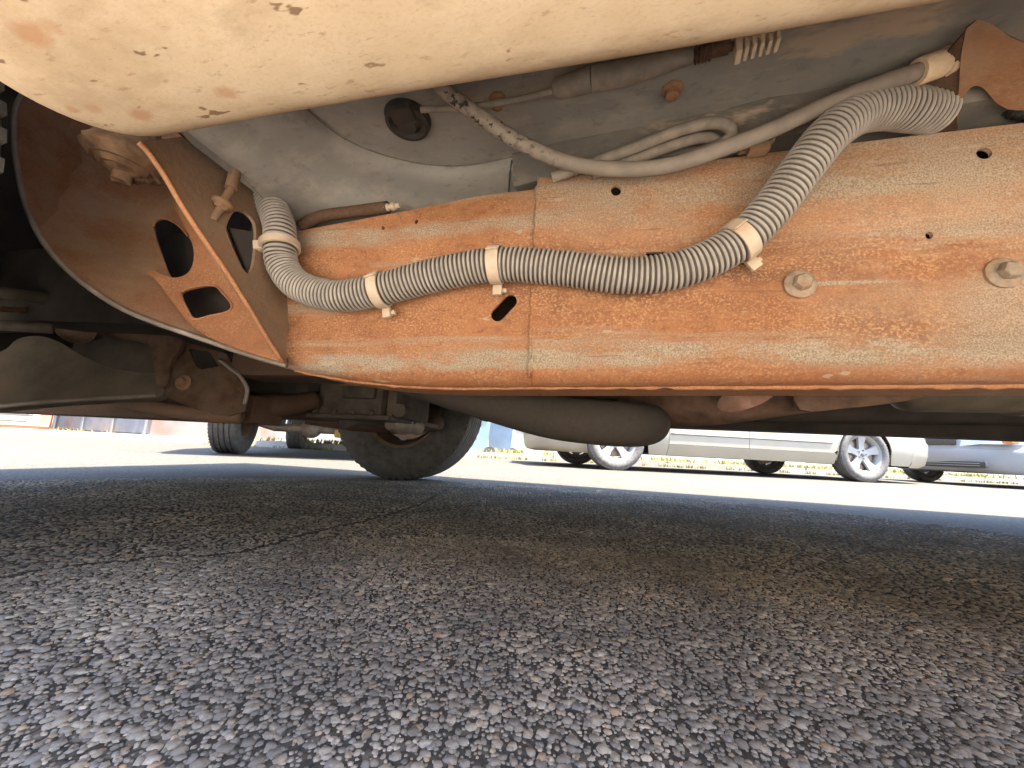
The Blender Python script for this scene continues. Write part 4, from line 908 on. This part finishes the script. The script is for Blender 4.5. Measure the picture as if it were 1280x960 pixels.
prf = [(-.45, .52), (-.50, .62), (-.50, .95), (-.36, 1.05), (.05, 1.75), (.25, 2.05), (.6, 2.15), (4.2, 2.15), (4.25, 2.05), (4.25, .55), (3.5, .55)]+[(3.0+.46*cos(radians(a)), .45+.42*sin(radians(a))) for a in range(20, 161, 20)]+[(2.5, .5), (.62, .5)]+[(.1+.46*cos(radians(a)), .45+.42*sin(radians(a))) for a in range(20, 161, 20)]
m = len(prf)
for sx in (-.95, .95):
    for y, z in prf: V.append((sx*(1-.06*max(0, z-1.1)), y, z))
b.add(V, [tuple(range(m)), tuple(range(2*m-1, m-1, -1))]+[(i, (i+1) % m, m+(i+1) % m, m+i) for i in range(m)]); b.build('body', M_['vanw'], van, False, 30)
b = B(); b.add([(-.78, -.375, 1.08), (.78, -.375, 1.08), (.74, .02, 1.73), (-.74, .02, 1.73)], [(0, 1, 2, 3)]); b.build('windscreen', M_['glass'], van)
b = B(); b.box((-.95, -.58, .44), (.95, -.45, .62), None, .03); b.build('front_bumper', M_['trim'], van, False, 40)
for sx in (-1, 1): b = B(); b.box((sx*.7-.14, -.53, .70), (sx*.7+.14, -.48, .88), None, .02); b.build('headlamp', M_['lamp'], van, False, 40)

# ------------------------------------------------------------------ skip, barrier, bins on the far left and middle
c0, c1, c2 = PZ(183, 551, 0), PZ(62, 543, 0), PZ(252, 546.5, 0)
def skip_():
    u = (c1-c0).normalized(); Lu = (c1-c0).length; v = Vector((-u.y, u.x, 0)); v = v if v.dot(c2-c0) > 0 else -v; Lv = 2.4
    root = empty('skip', c0, 0, False); tag(root, 'grey steel skip container with ribbed sides on the far left', 'skip')
    mg = plain('grey_skip_paint', (.17, .175, .18), .8, 0, .15, 4, .1, (.35, .27, .2)); mr = N('rust_streaked_panel'); nz = mr.ramp(mr.noise(1.1, 4), [(.45, 0), (.62, .8)]); mr = mr.done(mr.mix(nz, (.17, .17, .17), (.26, .09, .055)), .7)
    Hh = 1.5; Mb = Matrix((u, v, Vector((0, 0, 1)))).transposed().to_4x4(); Mb.translation = c0
    b = B(); b.box((0, 0, .06), (Lu, .06, Hh), Mb); b.box((0, Lv-.06, .06), (Lu, Lv, Hh), Mb); b.box((Lu-.06, 0, .06), (Lu, Lv, Hh), Mb); b.box((0, 0, .06), (Lu, Lv, .12), Mb); b.build('wall', mg, root)
    b = B(); b.box((-.05, -.002, .06), (.01, Lv, Hh), Mb); b.build('end_panel', mr, root)
    for k in range(6): b = B(); b.box((.06+k*.85, -.035, .05), (.11+k*.85, .01, Hh), Mb, .008); b.build('rib', mg, root)
    b = B(); b.box((-.08, -.10, Hh), (Lu, Lv+.05, Hh+.08), Mb, .01); b.build('top_rail', mg, root)
    for k in range(2): b = B(); b.lathe([(0, -.05), (.07, -.05), (.07, .05), (0, .05)], 14, Mb @ Matrix.Translation((.4+k*2.2, .1, .07)) @ Matrix.Rotation(pi/2, 4, 'X')); b.build('roller', M_['brown'], root)
    return u, v
su, sv = skip_()
q0, q1 = PZ(60, 543.5, 0), PZ(-90, 537.5, 0); bu = (q1-q0).normalized(); bn = Vector((-bu.y, bu.x, 0)); bn = bn if bn.dot(CC-q0) > 0 else -bn
mo = plain('orange_barrier_plastic', (.36, .055, .012), .6, 0, .15, 3, .05); msg = plain('white_sign_face', (.62, .60, .56), .5, 0, .05, 3, 0)
for k in range(3):
    o_ = q0+bu*(k*1.55); root = empty('traffic_barrier', o_, 0, False)
    tag(root, ['orange plastic traffic barrier carrying the white sign, next to the skip', 'orange plastic traffic barrier second from the skip', 'orange plastic traffic barrier at the far left edge'][k], 'barrier', 'orange barriers beyond the road')
    Mb = Matrix((bu, -bn, Vector((0, 0, 1)))).transposed().to_4x4(); Mb.translation = o_
    b = B(); pr = [(-.28, 0), (-.28, .14), (-.20, .22), (-.10, .75), (-.08, .95), (.08, .95), (.10, .75), (.20, .22), (.28, .14), (.28, 0)]; V = []
    for x in (0, 1.5):
        for y, z in pr: V.append(Mb @ Vector((x, y, z)))
    m = len(pr); b.add(V, [tuple(range(m)), tuple(range(2*m-1, m-1, -1))]+[(i, (i+1) % m, m+(i+1) % m, m+i) for i in range(m)]); b.build('shell', mo, root, False, 40)
    b = B(); b.box((.1, -.30, .02), (.5, -.275, .12), Mb, .01); b.box((1.0, -.30, .02), (1.4, -.275, .12), Mb, .01); b.build('foot', mo, root)
    if k == 0:
        b = B(); b.box((.12, -.26, .12), (1.0, -.235, .62), Mb, .005); sg_ = b.build('sign_panel', msg, root)
        b = B(); P = [Mb @ Vector((.56+.30*cos(radians(a)), -.262, .36+.14*sin(radians(a)))) for a in range(0, 181, 15)]; b.tube(P, .02, 6); b.box((.20, -.265, .30), (.92, -.258, .33), Mb); b.box((.25, -.265, .20), (.86, -.258, .225), Mb); b.build('sign_mark', M_['trim'], sg_)
def wheelie(px, py, col, label, sc=1.0, rz=.3):
    o_ = PZ(px, py, 0); root = empty('wheelie_bin', o_, rz, True); tag(root, label, 'bin', 'bins on the far kerb')
    m = plain('bin_plastic_'+str(px), col, .5, 0, .08, 4, .03)
    b = B(); V = []
    for z, a, c in ((.08, .22, .24), (.95, .29, .34)):
        for x, y in ((-a, -c), (a, -c), (a, c), (-a, c)): V.append((x*sc, y*sc, z*sc))
    b.add(V, [(0, 1, 2, 3), (7, 6, 5, 4)]+[(i, (i+1) % 4, 4+(i+1) % 4, 4+i) for i in range(4)]); b.build('body', m, root)
    b = B(); b.box((-.31*sc, -.38*sc, .95*sc), (.31*sc, .36*sc, 1.02*sc), None, .02); b.build('lid', m, root, False, 40)
    for y in (.24,):
        for x in (-.27, .27):
            b = B(); b.lathe([(.06, -.02), (.10, -.025), (.10, .025), (.06, .02)], 20, Matrix.Translation((x*sc, -y*sc, .10*sc)) @ Matrix.Rotation(pi/2, 4, 'X'), True)
            for k in range(6): b.box((0, -.006, -.012), (.075, .006, .012), Matrix.Translation((x*sc, -y*sc, .10*sc)) @ Matrix.Rotation(pi/2, 4, 'X') @ Matrix.Rotation(k*pi/3, 4, 'Z'))
            b.build('wheel', M_['tyre2'], root)
wheelie(592, 571, (.30, .40, .36), 'pale green wheelie bin just right of the far tyre')
wheelie(626, 571, (.20, .27, .36), 'blue wheelie bin behind the exhaust pipe', 1.0, .1)

# ------------------------------------------------------------------ far kerb, pavement, weeds, wall, trees
kb = car.location+cn*(1.75); e0 = kb-cd*40; e1 = kb+cd*60
def slab(name, off0, off1, z, mat, label, cat):
    V = [e0+cn*off0, e1+cn*off0, e1+cn*off1, e0+cn*off1]; V = [(v.x, v.y, 0) for v in V]+[(v.x, v.y, z) for v in V]
    return tag(obj(name, V, [(4, 5, 6, 7), (0, 1, 5, 4), (1, 2, 6, 5), (2, 3, 7, 6), (3, 0, 4, 7)], mat), label, cat, kind='structure')
M_['conc'] = plain('pale_concrete', (.34, .315, .275), .85, 0, .15, 3, .1); M_['soil'] = plain('dry_verge_soil', (.26, .21, .14), .9, 0, .25, 4, .3)
slab('kerb', 0, .15, .10, M_['conc'], 'pale concrete kerb behind the parked cars', 'kerb'); slab('verge', .15, 1.2, .08, M_['soil'], 'dry verge with weeds behind the parked cars', 'verge'); slab('pavement', 1.2, 4.2, .10, M_['conc'], 'pale pavement beyond the verge', 'pavement')
V = [(-60, -.15, 0), (60, -.15, 0), (60, -9, 0), (-60, -9, 0)]; V = V+[(x, y, .004) for x, y, z in V]
M_['bounce'] = plain('warm_bounce_concrete', (.60, .535, .44), .9, 0, .12, 2, .1)
tag(obj('bounce_slab', V, [(4, 5, 6, 7), (0, 1, 5, 4), (1, 2, 6, 5), (2, 3, 7, 6), (3, 0, 4, 7)], M_['bounce']), 'unseen pale slab added to bounce warm light under the truck', 'bounce_slab', kind='structure')  # added out of view as a reflector for warm bounce light
def weeds(name, label, org, du, dv, cnt, hmin, hmax):
    t = RNG.random(cnt); s_ = RNG.random(cnt); P = np.array(org)[None]+t[:, None]*np.array(du)[None]+s_[:, None]*np.array(dv)[None]
    cl = np.sin(t*180)+np.sin(t*61+2)+RNG.normal(0, .5, cnt); P = P[cl > -.2]; m = len(P); a = RNG.uniform(0, 2*pi, m); hgt = RNG.uniform(hmin, hmax, m); wd = .006+RNG.random(m)*.010
    ln = RNG.uniform(-.5, .5, (m, 2))*hgt[:, None]; sx, sy = np.cos(a)*wd, np.sin(a)*wd; z0 = P[:, 2]
    v0 = np.stack([P[:, 0]-sx, P[:, 1]-sy, z0], 1); v1 = np.stack([P[:, 0]+sx, P[:, 1]+sy, z0], 1)
    v2 = np.stack([P[:, 0]+sx*.8+ln[:, 0]*.4, P[:, 1]+sy*.8+ln[:, 1]*.4, z0+hgt*.6], 1); v3 = np.stack([P[:, 0]-sx*.8+ln[:, 0]*.4, P[:, 1]-sy*.8+ln[:, 1]*.4, z0+hgt*.6], 1); v4 = np.stack([P[:, 0]+ln[:, 0], P[:, 1]+ln[:, 1], z0+hgt], 1)
    V = np.stack([v0, v1, v2, v3, v4], 1).reshape(-1, 3); Fc = [f for i in range(m) for f in ((5*i, 5*i+1, 5*i+2, 5*i+3), (5*i+3, 5*i+2, 5*i+4))]
    me = bpy.data.meshes.new(name); me.from_pydata(V.tolist(), [], Fc); me.update()
    return tag(link(name, me, M_['weed']), label, 'weeds', kind='stuff')
a = N('yellow_green_weeds'); M_['weed'] = a.done(a.ramp(a.noise(3, 4), [(.3, (.14, .15, .03)), (.5, (.24, .22, .05)), (.7, (.36, .30, .12))]), .7)
ok = kb-cd*5; weeds('verge_weeds', 'yellow green weeds growing along the verge behind the parked cars', (ok.x, ok.y, .08), tuple(cd*16), tuple(cn*.9), 6000, .03, .12)
weeds('kerb_weeds', 'yellow green weeds sprouting in the gutter by the kerb', (ok.x-cn.x*.12, ok.y-cn.y*.12, 0), tuple(cd*16), tuple(cn*.10), 1500, .02, .06)
ws = c0-su*0.3; weeds('skip_weeds', 'yellow weeds along the foot of the skip and barriers', (c1.x-su.x*2, c1.y-su.y*2, 0), tuple(su*12), tuple(-sv*.25), 2600, .03, .16)
wl = empty('building', kb+cn*4.4, 0, False); tag(wl, 'pale rendered building beyond the pavement', 'building')
M_['render'] = plain('pale_render', (.26, .245, .22), .85, 0, .08, 1, .1)
Mb = Matrix((cd, cn, Vector((0, 0, 1)))).transposed().to_4x4(); Mb.translation = kb+cn*4.4
b = B(); b.box((-14, 0, 0), (30, 6, 4.2), Mb); b.build('wall', M_['render'], wl)
b = B(); b.box((-14.2, -.2, 4.2), (30.2, 6.2, 4.5), Mb); b.build('roof', M_['trim'], wl)
b = B(); b.box((-14.02, -.03, 0), (30.02, 0.01, .35), Mb); b.build('plinth', M_['conc'], wl)
for k in range(10):
    b = B(); b.box((-12+k*4.1, -.04, 1.2), (-10.2+k*4.1, .02, 2.6), Mb); wn = b.build('window', M_['glass'], wl); b = B(); b.box((-12.1+k*4.1, -.10, 1.1), (-10.1+k*4.1, .0, 1.195), Mb); b.build('sill', M_['conc'], wn)
M_['stucco'] = plain('warm_stucco', (.46, .36, .25), .9, 0, .08, 1, .1)
sh = empty('sky_blocker', (0, -6, 0), 0, False); tag(sh, 'unseen stucco block added behind the camera to cut blue sky light', 'building')  # added out of view to block sky and warm the ground light
b = B(); b.box((-14, -12, 0), (16, -6, 3.6)); b.build('wall', M_['stucco'], sh); b = B(); b.box((-14.2, -12.2, 3.6), (16.2, -5.7, 3.85)); b.build('roof', M_['trim'], sh)
for k in range(7):
    b = B(); b.box((-12+k*4, -6.02, 1.1), (-10.2+k*4, -5.96, 2.5)); wn = b.build('window', M_['glass'], sh); b = B(); b.box((-12.1+k*4, -6.0, 1.0), (-10.1+k*4, -5.9, 1.095)); b.build('sill', M_['conc'], wn)
def tree(x, y, h, lab):
    root = empty('tree', (x, y, 0), 0, False); tag(root, lab, 'tree', 'trees beyond the skip')
    b = B(); b.tube([(x, y, 0), (x+.1, y, h*.3), (x-.05, y+.1, h*.6), (x, y, h*.85)], [.18, .14, .09, .03], 10, True, 4)
    for k in range(7): a_ = k*.9; z = h*(.35+.07*k); b.tube([(x, y, z), (x+cos(a_)*h*.14, y+sin(a_)*h*.14, z+h*.10), (x+cos(a_)*h*.22, y+sin(a_)*h*.22, z+h*.15)], [.06, .04, .015], 7)
    b.build('trunk', M_['brown'], root, True)
    m = 6000; cl = RNG.normal(0, 1, (40, 3)); cl /= np.linalg.norm(cl, axis=1)[:, None]; cl *= RNG.uniform(.4, 1, (40, 1))*np.array([h*.26, h*.26, h*.28]); cl += np.array([x, y, h*.68])
    P = cl[RNG.integers(0, 40, m)]+RNG.normal(0, h*.055, (m, 3)); A1 = RNG.normal(0, .06, (m, 3)); A2 = RNG.normal(0, .06, (m, 3))
    V = np.stack([P, P+A1, P+A1+A2, P+A2], 1).reshape(-1, 3); me = bpy.data.meshes.new('crown'); me.from_pydata(V.tolist(), [], [(4*i, 4*i+1, 4*i+2, 4*i+3) for i in range(m)]); me.update()
    link('crown', me, M_['leaf'], root)
a = N('tree_leaf'); M_['leaf'] = a.done(a.ramp(a.noise(2, 4), [(.3, (.04, .07, .015)), (.7, (.09, .12, .03))]), .6)
tree(-13.5, 14, 7, 'leafy street tree nearest the skip'); tree(-20, 12, 6, 'leafy street tree behind the barriers')
